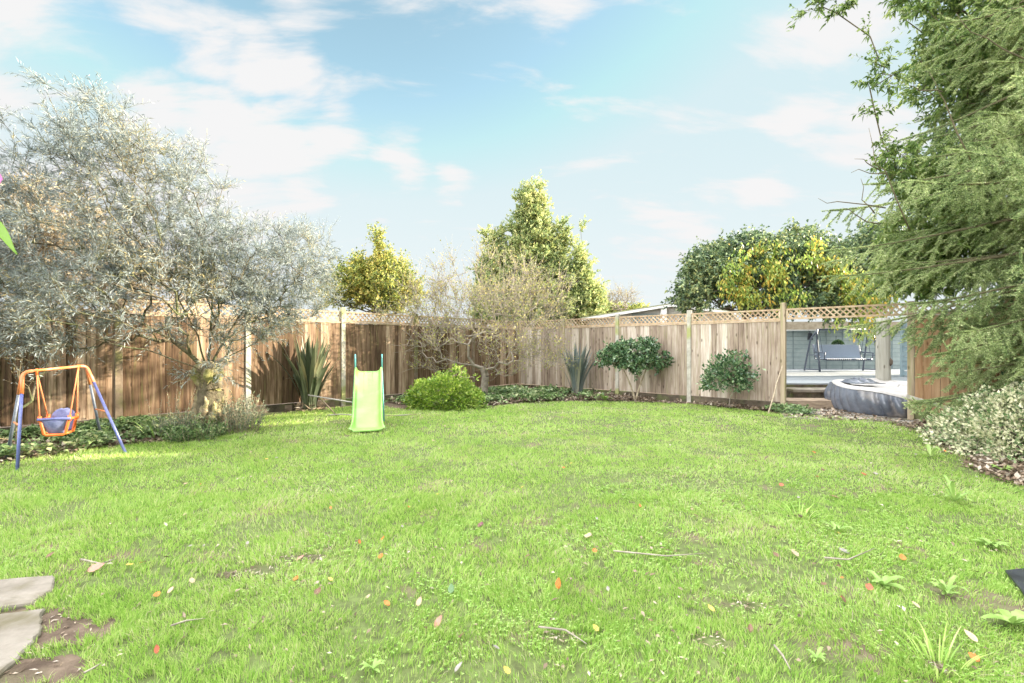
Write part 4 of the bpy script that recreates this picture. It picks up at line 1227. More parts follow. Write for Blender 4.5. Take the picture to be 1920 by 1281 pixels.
# dark lower evergreen leaves left of the camellia and by the trunk base
def straps(name, label, c, n, h, spread, mat, wd=.05, seed=1, lean=.55):
    root = empty(name, c, label, 'plant')
    r = random.Random(seed); ch = []
    for i in range(n):
        a = r.uniform(0, 2 * math.pi); q = r.random() ** .7
        L = h * r.uniform(.65, 1.08); b = c + Vector((math.cos(a) * .13 * q, math.sin(a) * .13 * q, 0))
        out = Vector((math.cos(a), math.sin(a), 0)); side = Vector((-out.y, out.x, 0))
        lf = lean * q * r.uniform(.5, 1.2); rows = []
        tw = r.uniform(-.6, .6); kink = r.random() < .15
        for k in range(8):
            t = k / 7
            p = b + out * (spread * lf * (t ** 1.6) * L) + Vector((0, 0, L * (t - .35 * lf * t ** 3)))
            if kink and t > .6: p.z -= (t - .6) * L * .7
            w_ = wd * (.75 + .5 * math.sin(t * math.pi * .8)) * (1 - t ** 5) * .5 + .001
            s2 = (side * math.cos(tw * t) + out * math.sin(tw * t))
            rows.append([p - s2 * w_, p + out * -.25 * w_, p + s2 * w_])
        v = np.array([q_ for rr in rows for q_ in rr]); f = []
        for k in range(7):
            for j in range(2): f.append((k * 3 + j, k * 3 + j + 1, (k + 1) * 3 + j + 1, (k + 1) * 3 + j))
        ch.append((v, np.array(f)))
    mesh_np('leaves', ch, M[mat], root)
    mesh_np('dead_thatch', [leaf_quads(np.array(c)[None] + rng.normal(size=(120, 3)) * np.array([.14, .14, .02]) * min(1, h) + np.array([0, 0, .03]), norm(rand_dirs(120) * np.array([1, 1, .3])), min(.22, h * .2), min(.03, h * .03))], M['litter'], root)
    return root


straps('flax_plant', 'tall dark clump of sword-shaped flax leaves left of the slide', Vector((-4.12, 9.75, 0)), 130, 1.5, 1.0, 'phorm', wd=.07, seed=4, lean=.42)
straps('flax_plant', 'smaller blue grey clump of sword leaves in the corner by the fence', Vector((1.7, 12.6, 0)), 90, 1.4, 1.0, 'phorm_blue', wd=.05, seed=8, lean=.4)

# grey leaved herbs round the pollard foot
def herb(name, label, c, rad, h, n, mat='greyplant', L=.05, Wd=.014, seed=1, per=16, cat='plant'):
    root = empty(name, c, label, cat)
    r = np.random.default_rng(seed)
    a = r.random(n) * 2 * np.pi; q = np.sqrt(r.random(n)) * rad
    P = np.stack([c.x + np.cos(a) * q, c.y + np.sin(a) * q, np.zeros(n)], 1)
    D = norm(np.stack([np.cos(a) * q * .6, np.sin(a) * q * .6, np.full(n, .8)], 1) + r.normal(size=(n, 3)) * .12)
    ln = h * (.5 + .6 * r.random(n)); ln *= (1 - .4 * q / rad)
    E = P + D * ln[:, None]
    mesh_np('stems', [frusta(P, E, np.full(n, .004), np.full(n, .002), 4)], M['stem_tan'], root)
    t = np.linspace(.15, 1, per)[None]
    B = P[:, None] + (D * ln[:, None])[:, None] * t[..., None]
    LD = norm(D[:, None] * .6 + r.normal(size=(n, per, 3)) * .6)
    m = n * per
    mesh_np('leaves', [leaf_quads(B.reshape(-1, 3), LD.reshape(-1, 3), L * (.6 + .8 * r.random(m)), Wd)], M[mat], root)


herb('grey_herb', 'grey green bushy herb at the foot of the pollard trunk on its left', Vector((-4.75, 6.95, 0)), .32, .42, 130, seed=1)
herb('grey_herb', 'taller grey green herb with upright stems just right of the pollard trunk', Vector((-4.2, 7.35, 0)), .28, .68, 120, seed=2)
herb('grey_herb', 'low grey green herb in front of the pollard trunk', Vector((-4.45, 6.78, 0)), .36, .3, 150, seed=3, mat='ivy', Wd=.02)
straps('leaf_tuft', 'small tuft of arching green and cream strap leaves beside the pollard herbs', Vector((-4.9, 6.6, 0)), 16, .34, 2.2, 'weed', wd=.025, seed=12, lean=.9)
herb('thin_stems', 'pair of thin wispy stems standing against the left fence by the trunk', Vector((-5.35, 7.6, 0)), .3, .8, 14, seed=6, L=.04, per=10)

# variegated shrub at the right edge
shrub('variegated_shrub', 'cream and green variegated shrub in the right bed under the spruce', Vector((6.25, 5.75, 0)), .86, .9, .80, 19000, 'varieg', .042, .026, lump=.3, seed=6, stems=14)
shrub('dark_shrub', 'dark green bush on the fence side of the variegated shrub', Vector((7.35, 6.6, 0)), .7, .55, 1.05, 3500, 'camellia', .06, .035, lump=.35, seed=16, stems=6)
mbp = MB().bar(W(1700, 743, 8.25), W(1785, 768, 6.9), .012, .06)
tag(mbp.build('batten', M['post_c'], bevel=.002), 'pale grey flat batten running from the fence post into the variegated shrub', 'batten')
MB_ = MB().tube([W(1785, 762, 6.8), W(1830, 768, 6.3), W(1900, 783, 5.6), W(1990, 800, 5.0)], .007, 6)
tag(MB_.build('bare_branch', M['bark_dark'], smooth=True), 'dark bare branch poking across the top of the variegated shrub', 'branch')


# spruce
def spruce():
    c = Vector((7.55, 5.9, 0)); H = 10.5
    root = empty('spruce_tree', c, 'large drooping green spruce filling the right edge of the garden', 'tree')
    MB().tube([c + Vector((0, 0, z)) for z in (-.05, .5, 2, 4, 6, 8, H)], [.2, .17, .15, .12, .09, .05, .01], 12).build('trunk', M['bark_spruce'], root, smooth=True)
    r = random.Random(21)
    segA, segB, ra, rb = [], [], [], []
    tw_a, tw_b = [], []
    z = .8
    while z < H - .3:
        nb = 10 if z < 6 else 6
        a0 = r.uniform(0, 6.28)
        for k in range(nb):
            az = a0 + 2 * math.pi * k / nb + r.uniform(-.25, .25)
            zz = z + r.uniform(-.2, .2)
            prof = 1 - (zz / H) ** 1.6
            Lb = (3.45 * prof + .2) * r.uniform(.66, 1.06)
            Lb *= .60 if zz < 1.4 else (.70 if zz < 2.1 else (.9 if zz < 2.9 else (1.0 if zz < 3.9 else .84)))
            dirx = Vector((math.cos(az), math.sin(az), 0))
            vis = dirx.x < .3
            pts = []; droop_ = r.uniform(.38, .72)
            n = max(5, int(Lb / .22))
            rise = r.uniform(.0, .18) + .25 * (zz / H)
            for i in range(n + 1):
                t = i / n
                h = rise * t * Lb - droop_ * Lb * t ** 1.7 * (1 - .5 * t)
                sw = .06 * math.sin(t * 4 + az * 3)
                p = c + dirx * Lb * t + Vector((-dirx.y, dirx.x, 0)) * sw * Lb + Vector((0, 0, zz + h))
                pts.append(p)
            for i in range(n):
                segA.append(pts[i]); segB.append(pts[i + 1])
                ra.append(.028 * (1 - i / n) + .004); rb.append(.028 * (1 - (i + 1) / n) + .004)
            for i in range(int(n * .12), n):
                for _ in range(3): tw_a.append(pts[i]); tw_b.append(pts[i + 1])
            # secondaries
            s = .28 if vis else .5
            spacing = .15 if vis else .45
            dist = .25 * Lb
            while dist < Lb:
                t = dist / Lb; i = min(n - 1, int(t * n)); u = t * n - i
                p = pts[i].lerp(pts[i + 1], u); ax = (pts[i + 1] - pts[i]).normalized()
                for sg in (-1, 1, 0):
                    if sg == 0 and (not vis or r.random() < .45): continue
                    sl = (.62 * (1 - t) ** .7 + .14) * r.uniform(.6, 1.15) * min(1, t * 3 + .2)
                    sd = (ax * .45 + Vector((r.uniform(-.3, .3), r.uniform(-.3, .3), r.choice([-1, -1, -.6, .5])))).normalized() if sg == 0 else (ax * r.uniform(.6, 1.0) + Vector((-ax.y, ax.x, 0)).normalized() * sg * r.uniform(.3, 1.0) + Vector((0, 0, r.uniform(-1.3, .1)))).normalized()
                    e = p + sd * sl + Vector((0, 0, -.22 * sl))
                    tw_a.append(p); tw_b.append(e)
                    m = int(sl / (.15 if vis else .3))
                    for q in range(1, m):
                        uu = q / m
                        pp = p.lerp(e, uu)
                        for s3 in (-1, 1):
                            if r.random() < .5: continue
                            tl = .24 * (1 - uu * .55) * r.uniform(.6, 1.15)
                            td = (sd * .9 + sd.cross(Vector((0, 0, 1))).normalized() * s3 * r.uniform(.5, .9) + Vector((0, 0, r.uniform(-.5, .35)))).normalized()
                            tw_a.append(pp); tw_b.append(pp + td * tl)
                dist += spacing * r.uniform(.8, 1.2)
            tw_a.append(pts[-2]); tw_b.append(pts[-1] + (pts[-1] - pts[-2]) * .5)
        z += .27 if z < 6 else .5
    A = np.array(tw_a); B = np.array(tw_b)
    # keep full density only where the garden side can see it
    ln = np.linalg.norm(B - A, axis=1)
    keep = (A[:, 0] < 7.9) & (A[:, 2] < 6.0)
    keep |= rng.random(len(A)) < .2
    A, B, ln = A[keep], B[keep], ln[keep]
    n = len(A)
    mesh_np('branches', [frusta(np.array(segA), np.array(segB), np.array(ra), np.array(rb), 6), frusta(A, B, np.full(n, .003), np.full(n, .0015), 3)], M['bark_spruce'], root)
    cnt = np.maximum(6, (ln * 680).astype(int))
    idx = np.repeat(np.arange(n), cnt); m = len(idx)
    t = rng.random(m)
    T = norm(B - A)[idx]
    P = A[idx] + (B - A)[idx] * t[:, None]
    rd = rand_dirs(m); rd = norm(rd - T * (rd * T).sum(1)[:, None] + np.array([0, 0, .45]))
    D = norm(rd + T * .9)
    LL = .031 * (.7 + .5 * rng.random(m))
    S = norm(np.cross(D, rand_dirs(m))) * .0038
    v = np.stack([P - S, P + S, P + D * LL[:, None]], 1).reshape(-1, 3)
    mesh_np('crown', [(v, np.arange(m * 3).reshape(m, 3))], M['needle'], root)
    print('spruce needles', m)


spruce()
# bare twig ends sticking out of the spruce's left side
bb = MB()
for pts in ([(1705, 430, 5.6), (1660, 320, 5.5), (1640, 300, 5.5), (1629, 240, 5.5)], [(1660, 325, 5.5), (1630, 325, 5.45), (1596, 324, 5.4)], [(1648, 318, 5.5), (1625, 305, 5.5), (1602, 298, 5.5)],
            [(1640, 400, 5.5), (1616, 375, 5.5), (1614, 335, 5.5)], [(1650, 420, 5.5), (1600, 400, 5.4), (1580, 390, 5.4)], [(1660, 390, 5.5), (1570, 378, 5.3), (1534, 372, 5.3)],
            [(1820, 300, 5.2), (1775, 200, 5.2), (1760, 172, 5.2), (1742, 135, 5.2)], [(1766, 172, 5.2), (1725, 170, 5.1), (1692, 158, 5.1)], [(1960, 130, 4.9), (1880, 92, 4.8), (1820, 60, 4.8), (1793, 25, 4.8)]):
    P_ = [W(*q) for q in pts]
    P_ = [a for q_ in range(len(P_) - 1) for a in (P_[q_], P_[q_].lerp(P_[q_ + 1], .5) + Vector(rng.normal(size=3)) * .018)] + [P_[-1]]
    bb.tube(P_, [.008 - .006 * i / (len(P_) - 1) for i in range(len(P_))], 6)
sp_root = [o for o in bpy.data.objects if o.name == 'spruce_tree'][0]
bb.build('bare_twigs', M['bark_spruce'], sp_root, smooth=True)

# broadleaf tree behind and above the spruce, with hanging sprays against the sky
bt = Vector((9.6, 8.6, 0))
bl = blob_px([(1850, 60, 7.5, 100, 90, 1.0), (1800, 130, 7.4, 55, 60, .8), (1930, 150, 7.5, 90, 110, 1.0), (1850, 210, 7.4, 80, 60, .8), (1780, 330, 7.4, 70, 60, .7), (1700, 310, 7.3, 45, 35, .5), (1760, 430, 7.4, 80, 80, .7), (1880, 350, 7.4, 90, 90, .8),
              (1560, 18, 7.0, 34, 14, .2), (1525, 8, 7.0, 20, 8, .2), (1640, 120, 7.1, 28, 18, .2), (1780, -40, 7.3, 80, 60, .8), (1720, 30, 7.1, 12, 10, .2), (1740, 500, 7.5, 90, 50, .6), (1990, 0, 7.8, 120, 200, 1.0), (1650, 150, 7.1, 18, 20, .2)])
tree('broadleaf_tree', 'tall light green broadleaf tree above and behind the spruce with sprays against the sky', [bt, bt + Vector((-.1, 0, 1)), bt + Vector((-.2, -.1, 2.2)), bt + Vector((-.4, -.2, 3.2))], bl, 1500, 'broad', 'bark_spruce',
     nl=11, tw=.22, L=.085, Wd=.035, tip=.004, seg=.3, spread=.8, up=-.1, droop=.3, rmax=.13, tips_per=4, thr=.02, start=2)

nb_ = Vector((11.2, 11.4, 0))  # tree added so its thin crown dapples sun on the left fence
tree('sparse_tree', 'thinly leaved tree beyond the right fence mostly hidden behind the spruce', [nb_, nb_ + Vector((0, 0, 1)), nb_ + Vector((0, 0, 2)), nb_ + Vector((0, 0, 2.8))],
     [(10.8, 10.6, 3.6, .8, 1.3, .9), (11.0, 12.2, 4.4, .9, 1.2, .9), (11.0, 11.2, 5.6, .9, 1.3, .8), (10.8, 9.4, 4.9, .7, .9, .9), (11.2, 12.8, 3.2, .7, .9, .6)], 220, 'broad', 'bark_spruce',
     nl=7, tw=.35, L=.11, Wd=.05, tip=.007, seg=.35, spread=.8, up=.2, rmax=.12, tips_per=3, thr=.03, start=2, tjit=.4)

# added hedge outside the frame on the right, which keeps the lawn in shade
tree('hedge_tree', 'dense evergreen screen continuing the right boundary beside the terrace', [Vector((8.6, 2.2, 0)), Vector((8.6, 2.2, 1)), Vector((8.6, 2.2, 2))],
     [(8.6, 3.4, 2.2, .8, 1.2, 1.9), (8.6, 1.2, 2.2, .8, 1.4, 1.9), (8.8, 2.3, 4.3, .8, 1.8, 1.1), (8.7, -.8, 2.2, .8, 1.2, 2.0)], 700, 'camellia', 'bark_dark', nl=12, tw=.4, L=.16, Wd=.1, tip=.007, seg=.5, tips_per=4, thr=.03, tjit=.4)

hc = 0
for (hx, hy, hz) in ((15.2, 6.5, 6.2), (15.4, 9.0, 6.4), (15.6, 11.4, 6.3), (15.8, 13.8, 5.4)):  # evergreens added out of view to block low sun from the lawn
    hc += 1
    tree('hedge_tree', ['tall evergreen screening the neighbouring plot nearest the spruce', 'tall evergreen beyond the spruce, second of the far screen', 'tall evergreen behind the patio side fence', 'lower evergreen closing the far end of the patio screen'][hc - 1],
         [Vector((hx, hy, 0)), Vector((hx, hy, 1)), Vector((hx, hy, 2))], [(hx, hy, 2.2, .8, 1.3, 2.0), (hx, hy, hz - 2, .7, 1.3, 2.0)], 420, 'camellia', 'bark_dark', nl=12, tw=.45, L=.24, Wd=.15, tip=.007, seg=.5, tips_per=4, thr=.03, tjit=.4,
         group='evergreens screening the neighbouring plot')

# ------------------------------------------------------------------ ground cover
def cover(name, poly, n, mat, hmax=.14, L=.055, Wd=.05, label=None, thr=.33, seed=3):
    p = np.array(poly); lo, hi = p.min(0), p.max(0)
    x = lo[0] + rng.random(n * 4) * (hi[0] - lo[0]); y = lo[1] + rng.random(n * 4) * (hi[1] - lo[1])
    k = inside_poly(x + rng.normal(size=len(x)) * .06, y + rng.normal(size=len(x)) * .06, poly)
    x, y = x[k], y[k]
    nz = vnoise(x, y, 2.2, seed) * .6 + vnoise(x, y, 6, seed + 1) * .4
    k = nz > thr + rng.random(len(x)) * .2
    x, y, nz = x[k][:n], y[k][:n], nz[k][:n]
    z = hmax * nz * rng.random(len(x)) ** .5 * 1.3 + .01
    P = np.stack([x, y, z], 1)
    lv = leaf_quads(P, norm(rand_dirs(len(x)) * np.array([1, 1, .5]) + np.array([0, -.1, .1])), L * (.5 + .9 * rng.random(len(x))), Wd * (.6 + .7 * rng.random(len(x))), flat=.55)
    o = mesh_np(name, [lv], M[mat])
    tag(o, label, 'ground cover', kind='stuff')


pl = [(-7.6, 5.6), (-5.67, 5.3), (-5.06, 6.3), (-4.6, 6.57), (-4.75, 7.5), (-4.72, 8.67), (-5.9, 8.2), (-7.4, 6.6)]
cover('ground_ivy', pl, 8000, 'ivy', .17, .06, .05, 'dark green creeping plants carpeting the left bed behind the swing', thr=.42)
pc = [(-2.1, 10.2), (-.68, 10.2), (.5, 11.1), (2.17, 11.5), (2.6, 12.3), (.25, 14.5), (-2.3, 12.0), (-2.9, 11.2)]
cover('ground_ivy', pc, 6500, 'ivy', .17, .085, .07, 'ivy and leafy ground plants filling the far corner bed', seed=8, thr=.42)
pr = [(2.17, 11.45), (3.97, 10.8), (5.0, 9.6), (5.5, 9.6), (4.1, 11.15), (2.6, 12.4)]
cover('leaf_litter', pr, 3500, 'litter', .05, .06, .045, 'dead brown leaves on the bare soil under the right fence', seed=12, thr=.3)
pr2 = [(6.5, 8.2), (5.7, 6.45), (4.85, 5.05), (4.6, 4.4), (5.6, 3.6), (7.5, 6.0), (7.3, 7.9)]
cover('leaf_litter', pr2, 6000, 'litter', .05, .06, .045, 'brown dead leaves on the soil under the variegated shrub', seed=14, thr=.2)
cover('leaf_litter', gp, 1800, 'litter', .02, .07, .05, 'fallen leaves scattered over the gravel path', seed=15, thr=.35)
cover('ground_ivy', [(5.1, 9.9), (5.1, 9.2), (5.6, 8.9), (5.8, 9.3), (5.6, 9.8)], 700, 'ivy', .14, .06, .05, 'small green weeds at the foot of the gate post', seed=18, thr=.1)
cover('leaf_litter', pl, 3500, 'litter', .05, .06, .04, 'brown dead leaves among the left bed plants', seed=19, thr=.25)
cover('leaf_litter', pc, 3500, 'litter', .1, .08, .05, 'brown dead leaves in the far corner bed', seed=20, thr=.25)

# ------------------------------------------------------------------ grass
SOIL = [(G(495, 1075), .15, .06), (G(430, 1080), .07, .03), (G(570, 1048), .12, .035), (G(60, 1165), .22, .09), (G(125, 1190), .2, .1), (G(60, 1270), .2, .1), (G(1880, 890), .35, .25),
        (G(1330, 1210), .09, .05), (G(1060, 1200), .13, .03), (G(1390, 1140), .1, .04)]


def soil_mask(x, y):
    m = np.ones(len(x), bool)
    q = 1 + 1.5 * (vnoise(x, y, 12, 40) - .5) + 1.2 * (vnoise(x, y, 40, 41) - .5)
    for (c, a, b) in SOIL:
        m &= (((x - c.x) / a) ** 2 + ((y - c.y) / b) ** 2) > q
    for o in FLAGS:
        m &= ~inside_poly(x, y, o)
    return m


FLAGS = [[g(104, 1088), g(98, 1118), g(60, 1142), g(-260, 1190), g(-330, 1120)], [g(84, 1152), g(72, 1200), g(30, 1250), g(-60, 1330), g(-420, 1330), g(-330, 1200)]]


def sample_lawn(d0, d1, dens, jit=.05):
    hw = 1.25
    area = hw * (d1 ** 2 - d0 ** 2) + 1.6 * (d1 - d0)
    n = int(area * dens)
    y = np.sqrt(d0 ** 2 + rng.random(n) * (d1 ** 2 - d0 ** 2))
    x = (rng.random(n) * 2 - 1) * (hw * y + .8)
    k = inside_poly(x + rng.normal(size=n) * jit, y + rng.normal(size=n) * jit, LAWN)
    x, y = x[k], y[k]
    k = soil_mask(x, y)
    # thin, worn patches
    th = vnoise(x, y, 1.7, 5) * .6 + vnoise(x, y, 5, 6) * .4
    k &= rng.random(len(x)) < np.clip((th - .16) * 2.8, .22, 1)
    x, y = x[k], y[k]
    hole = vnoise(x, y, 15, 51) * .5 + vnoise(x, y, 34, 52) * .5
    k = rng.random(len(x)) < np.clip((hole - .24) * 4.5, .06, 1)
    return x[k], y[k]


def blades(x, y, hmul, w, segs):
    n = len(x)
    cl = vnoise(x, y, 3.3, 9) * .4 + vnoise(x, y, 11, 10) * .3 + vnoise(x, y, 26, 12) * .3
    # lusher growth towards the left, shorter mossy turf at the centre and right
    lush = 1.08 - .22 * np.clip((x + 1.0) / 3.0, 0, 1)
    h = (.012 + .042 * cl ** 1.7 + .022 * rng.random(n) ** 2) * hmul * lush
    a = rng.random(n) * 2 * np.pi
    cd = vnoise(x, y, 2.0, 11) * 6.28 * 2
    ld = np.stack([np.cos(cd), np.sin(cd), np.zeros(n)], 1) * .45 + np.stack([np.cos(a), np.sin(a), np.zeros(n)], 1) * .55
    lean = (.35 + .75 * rng.random(n))[:, None] * ld
    P = np.stack([x, y, np.full(n, .002)], 1)
    s = np.stack([-np.sin(a + 1.3), np.cos(a + 1.3), np.zeros(n)], 1) * (w * (.7 + .6 * rng.random(n)))[:, None]
    up = np.array([0, 0, 1.0])
    h = h[:, None]
    tip = P + lean * h * 1.1 + up * h
    if segs == 1:
        v = np.stack([P - s, P + s, tip], 1).reshape(-1, 3)
        return [(v, np.arange(n * 3).reshape(n, 3))]
    m = P + lean * h * .38 + up * h * .62
    v = np.stack([P - s * .8, P + s * .8, m + s * .75, m - s * .75, tip], 1).reshape(-1, 3)
    b = (np.arange(n) * 5)[:, None]
    return [(v, b + np.array([[0, 1, 2, 3]]))], (b + np.array([[3, 2, 4]]))


def grass_obj():
    vs, qf, tf = [], [], []
    off = 0
    for (d0, d1, dens, hm, w, sg) in ((1.1, 2.6, 21000, 1.0, .0018, 2), (2.6, 4.2, 11500, 1.0, .0024, 2), (4.2, 7.0, 5200, 1.0, .0038, 1), (7.0, 12.5, 2300, 1.0, .0068, 1)):
        x, y = sample_lawn(d0, d1, dens)
        if sg == 2:
            (c,), tri = blades(x, y, hm, w, 2)
            vs.append(c[0]); qf.append(c[1] + off); tf.append(tri + off); off += len(c[0])
        else:
            (c,) = blades(x, y, hm, w, 1)
            vs.append(c[0]); tf.append(c[1] + off); off += len(c[0])
    V = np.concatenate(vs); Q = np.concatenate(qf); T = np.concatenate(tf)
    print('grass', len(V))
    o = mesh_np('grass', [(V, Q), (np.zeros((0, 3)), T - len(V))], M['grass'])
    tag(o, 'lush bright green grass covering the lawn', 'grass', kind='stuff')


grass_obj()


def clover_obj():
    ch = []
    for (d0, d1, dens, L) in ((1.1, 2.8, 1900, .008), (2.8, 5.0, 1000, .012)):
        x, y = sample_lawn(d0, d1, dens)
        k = (vnoise(x, y, 2.4, 21) + .3 * np.clip(x * .25, -1, 1)) > .42 + .25 * rng.random(len(x))
        x, y = x[k], y[k]
        n = len(x)
        z = .012 + .022 * rng.random(n)
        P = np.stack([x, y, z], 1)
        for j in range(3):
            a = rng.random(n) * .6 + j * 2.094
            D = np.stack([np.cos(a), np.sin(a), np.full(n, .15)], 1)
            ch.append(leaf_quads(P, D, L, L * .85, flat=.8, fold=.1))
    o = mesh_np('clover', ch, M['clover'])
    tag(o, 'small clover and moss leaves mixed through the turf', 'clover', kind='stuff')


clover_obj()


def debris():
    x1, y1 = sample_lawn(1.1, 3.2, 150); x2, y2 = sample_lawn(3.2, 11, 34)
    x = np.concatenate([x1, x2]); y = np.concatenate([y1, y2])
    k = vnoise(x, y, 1.3, 33) * .5 + vnoise(x, y, 4, 34) * .5 + .04 * x > .3 + .35 * rng.random(len(x)); x, y = x[k], y[k]
    n = len(x); k2 = rng.random(n)
    P = np.stack([x, y, .014 + .02 * rng.random(n)], 1)
    D = norm(rand_dirs(n) * np.array([1, 1, .25]))
    a = leaf_quads(P, D, .018 + .025 * rng.random(n), .008 + .01 * rng.random(n), flat=.5)
    sx = []
    for (c, a_, b_) in SOIL:
        m = 45
        Q = np.stack([c.x + rng.normal(size=m) * a_ * .7, c.y + rng.normal(size=m) * b_ * .9, np.full(m, .014)], 1) 
        sx.append(leaf_quads(Q, norm(rand_dirs(m) * np.array([1, 1, .2])), .012 + .022 * rng.random(m), .008, flat=.6))
    o = mesh_np('lawn_debris', [a] + sx, M['litter'])
    tag(o, 'tiny dead leaf scraps and straw caught in the grass', 'debris', kind='stuff')


debris()
# bare soil showing through
for i, (c, a_, b_) in enumerate(SOIL[:6]):
    r_ = random.Random(i)
    pts = [(c.x + math.cos(t) * a_ * 1.15 * (1 + r_.uniform(-.2, .2)), c.y + math.sin(t) * b_ * 1.25 * (1 + r_.uniform(-.2, .2))) for t in np.linspace(0, 2 * math.pi, 19)[:-1]]
    sheet('soil_patch', pts, .007 + .0005 * i, M['soil'])

# ------------------------------------------------------------------ fallen leaves
LC = {'orange': ((.42, .12, .025), (.56, .21, .05)), 'brown': ((.11, .06, .035), (.2, .12, .075)), 'pink': ((.34, .17, .12), (.42, .24, .18)), 'tan': ((.36, .25, .165), (.46, .35, .25)),
      'yellow': ((.50, .37, .06), (.56, .44, .12)), 'grey': ((.2, .18, .16), (.33, .31, .28)), 'purple': ((.12, .04, .06), (.2, .07, .1)), 'green': ((.08, .15, .06), (.13, .21, .10)), 'red': ((.36, .08, .04), (.45, .13, .07))}
for k_, (a_, b_) in LC.items(): M['leaf_' + k_] = mat_rough('fallen_leaf_' + k_, a_, b_, 60, rough=.55, bump=.3, dist=.002)
LM = {}


def leaf_mesh(col, var):
    key = (col, var)
    if key in LM: return LM[key]
    r = random.Random(hash(key) & 0xffff if False else var * 31 + len(col))
    n = 9; rows = []
    asp = (.28, .40, .22)[var]; curl = (.25, .12, .5)[var]
    for i in range(n):
        t = i / (n - 1)
        w = asp * math.sin(math.pi * t ** .8) ** .75 + .004
        if var == 1: w *= 1 + .18 * math.sin(t * 22)
        rows.append([(-w + 0, t - .5, curl * w * w * 3 + .1 * (t - .5) ** 2), (-w * .5, t - .5, curl * w * .3), (0, t - .5, -.01 + .25 * (t - .5) ** 2), (w * .5, t - .5, curl * w * .3), (w, t - .5, curl * w * w * 3 + .1 * (t - .5) ** 2)])
    rows.insert(0, [(x * .2, -.68, .02) for x in (-.01, -.005, 0, .005, .01)])
    mb = MB().grid(rows)
    me = bpy.data.meshes.new('fallen_leaf'); me.from_pydata(mb.v, [], mb.f); me.update()
    me.polygons.foreach_set('use_smooth', np.ones(len(me.polygons), dtype=bool))
    me.materials.append(M['leaf_' + col])
    LM[key] = me
    return me


def fallen(x, y, size, col, var, label, rot=None, tilt=(0, 0), z=.035):
    o = bpy.data.objects.new('fallen_leaf', leaf_mesh(col, var))
    COL.objects.link(o)
    o.location = (x, y, z); o.scale = (size,) * 3
    o.rotation_euler = (tilt[0], tilt[1], rot if rot is not None else random.uniform(0, 6.28))
    return tag(o, label, 'leaf', 'fallen leaves on the lawn')


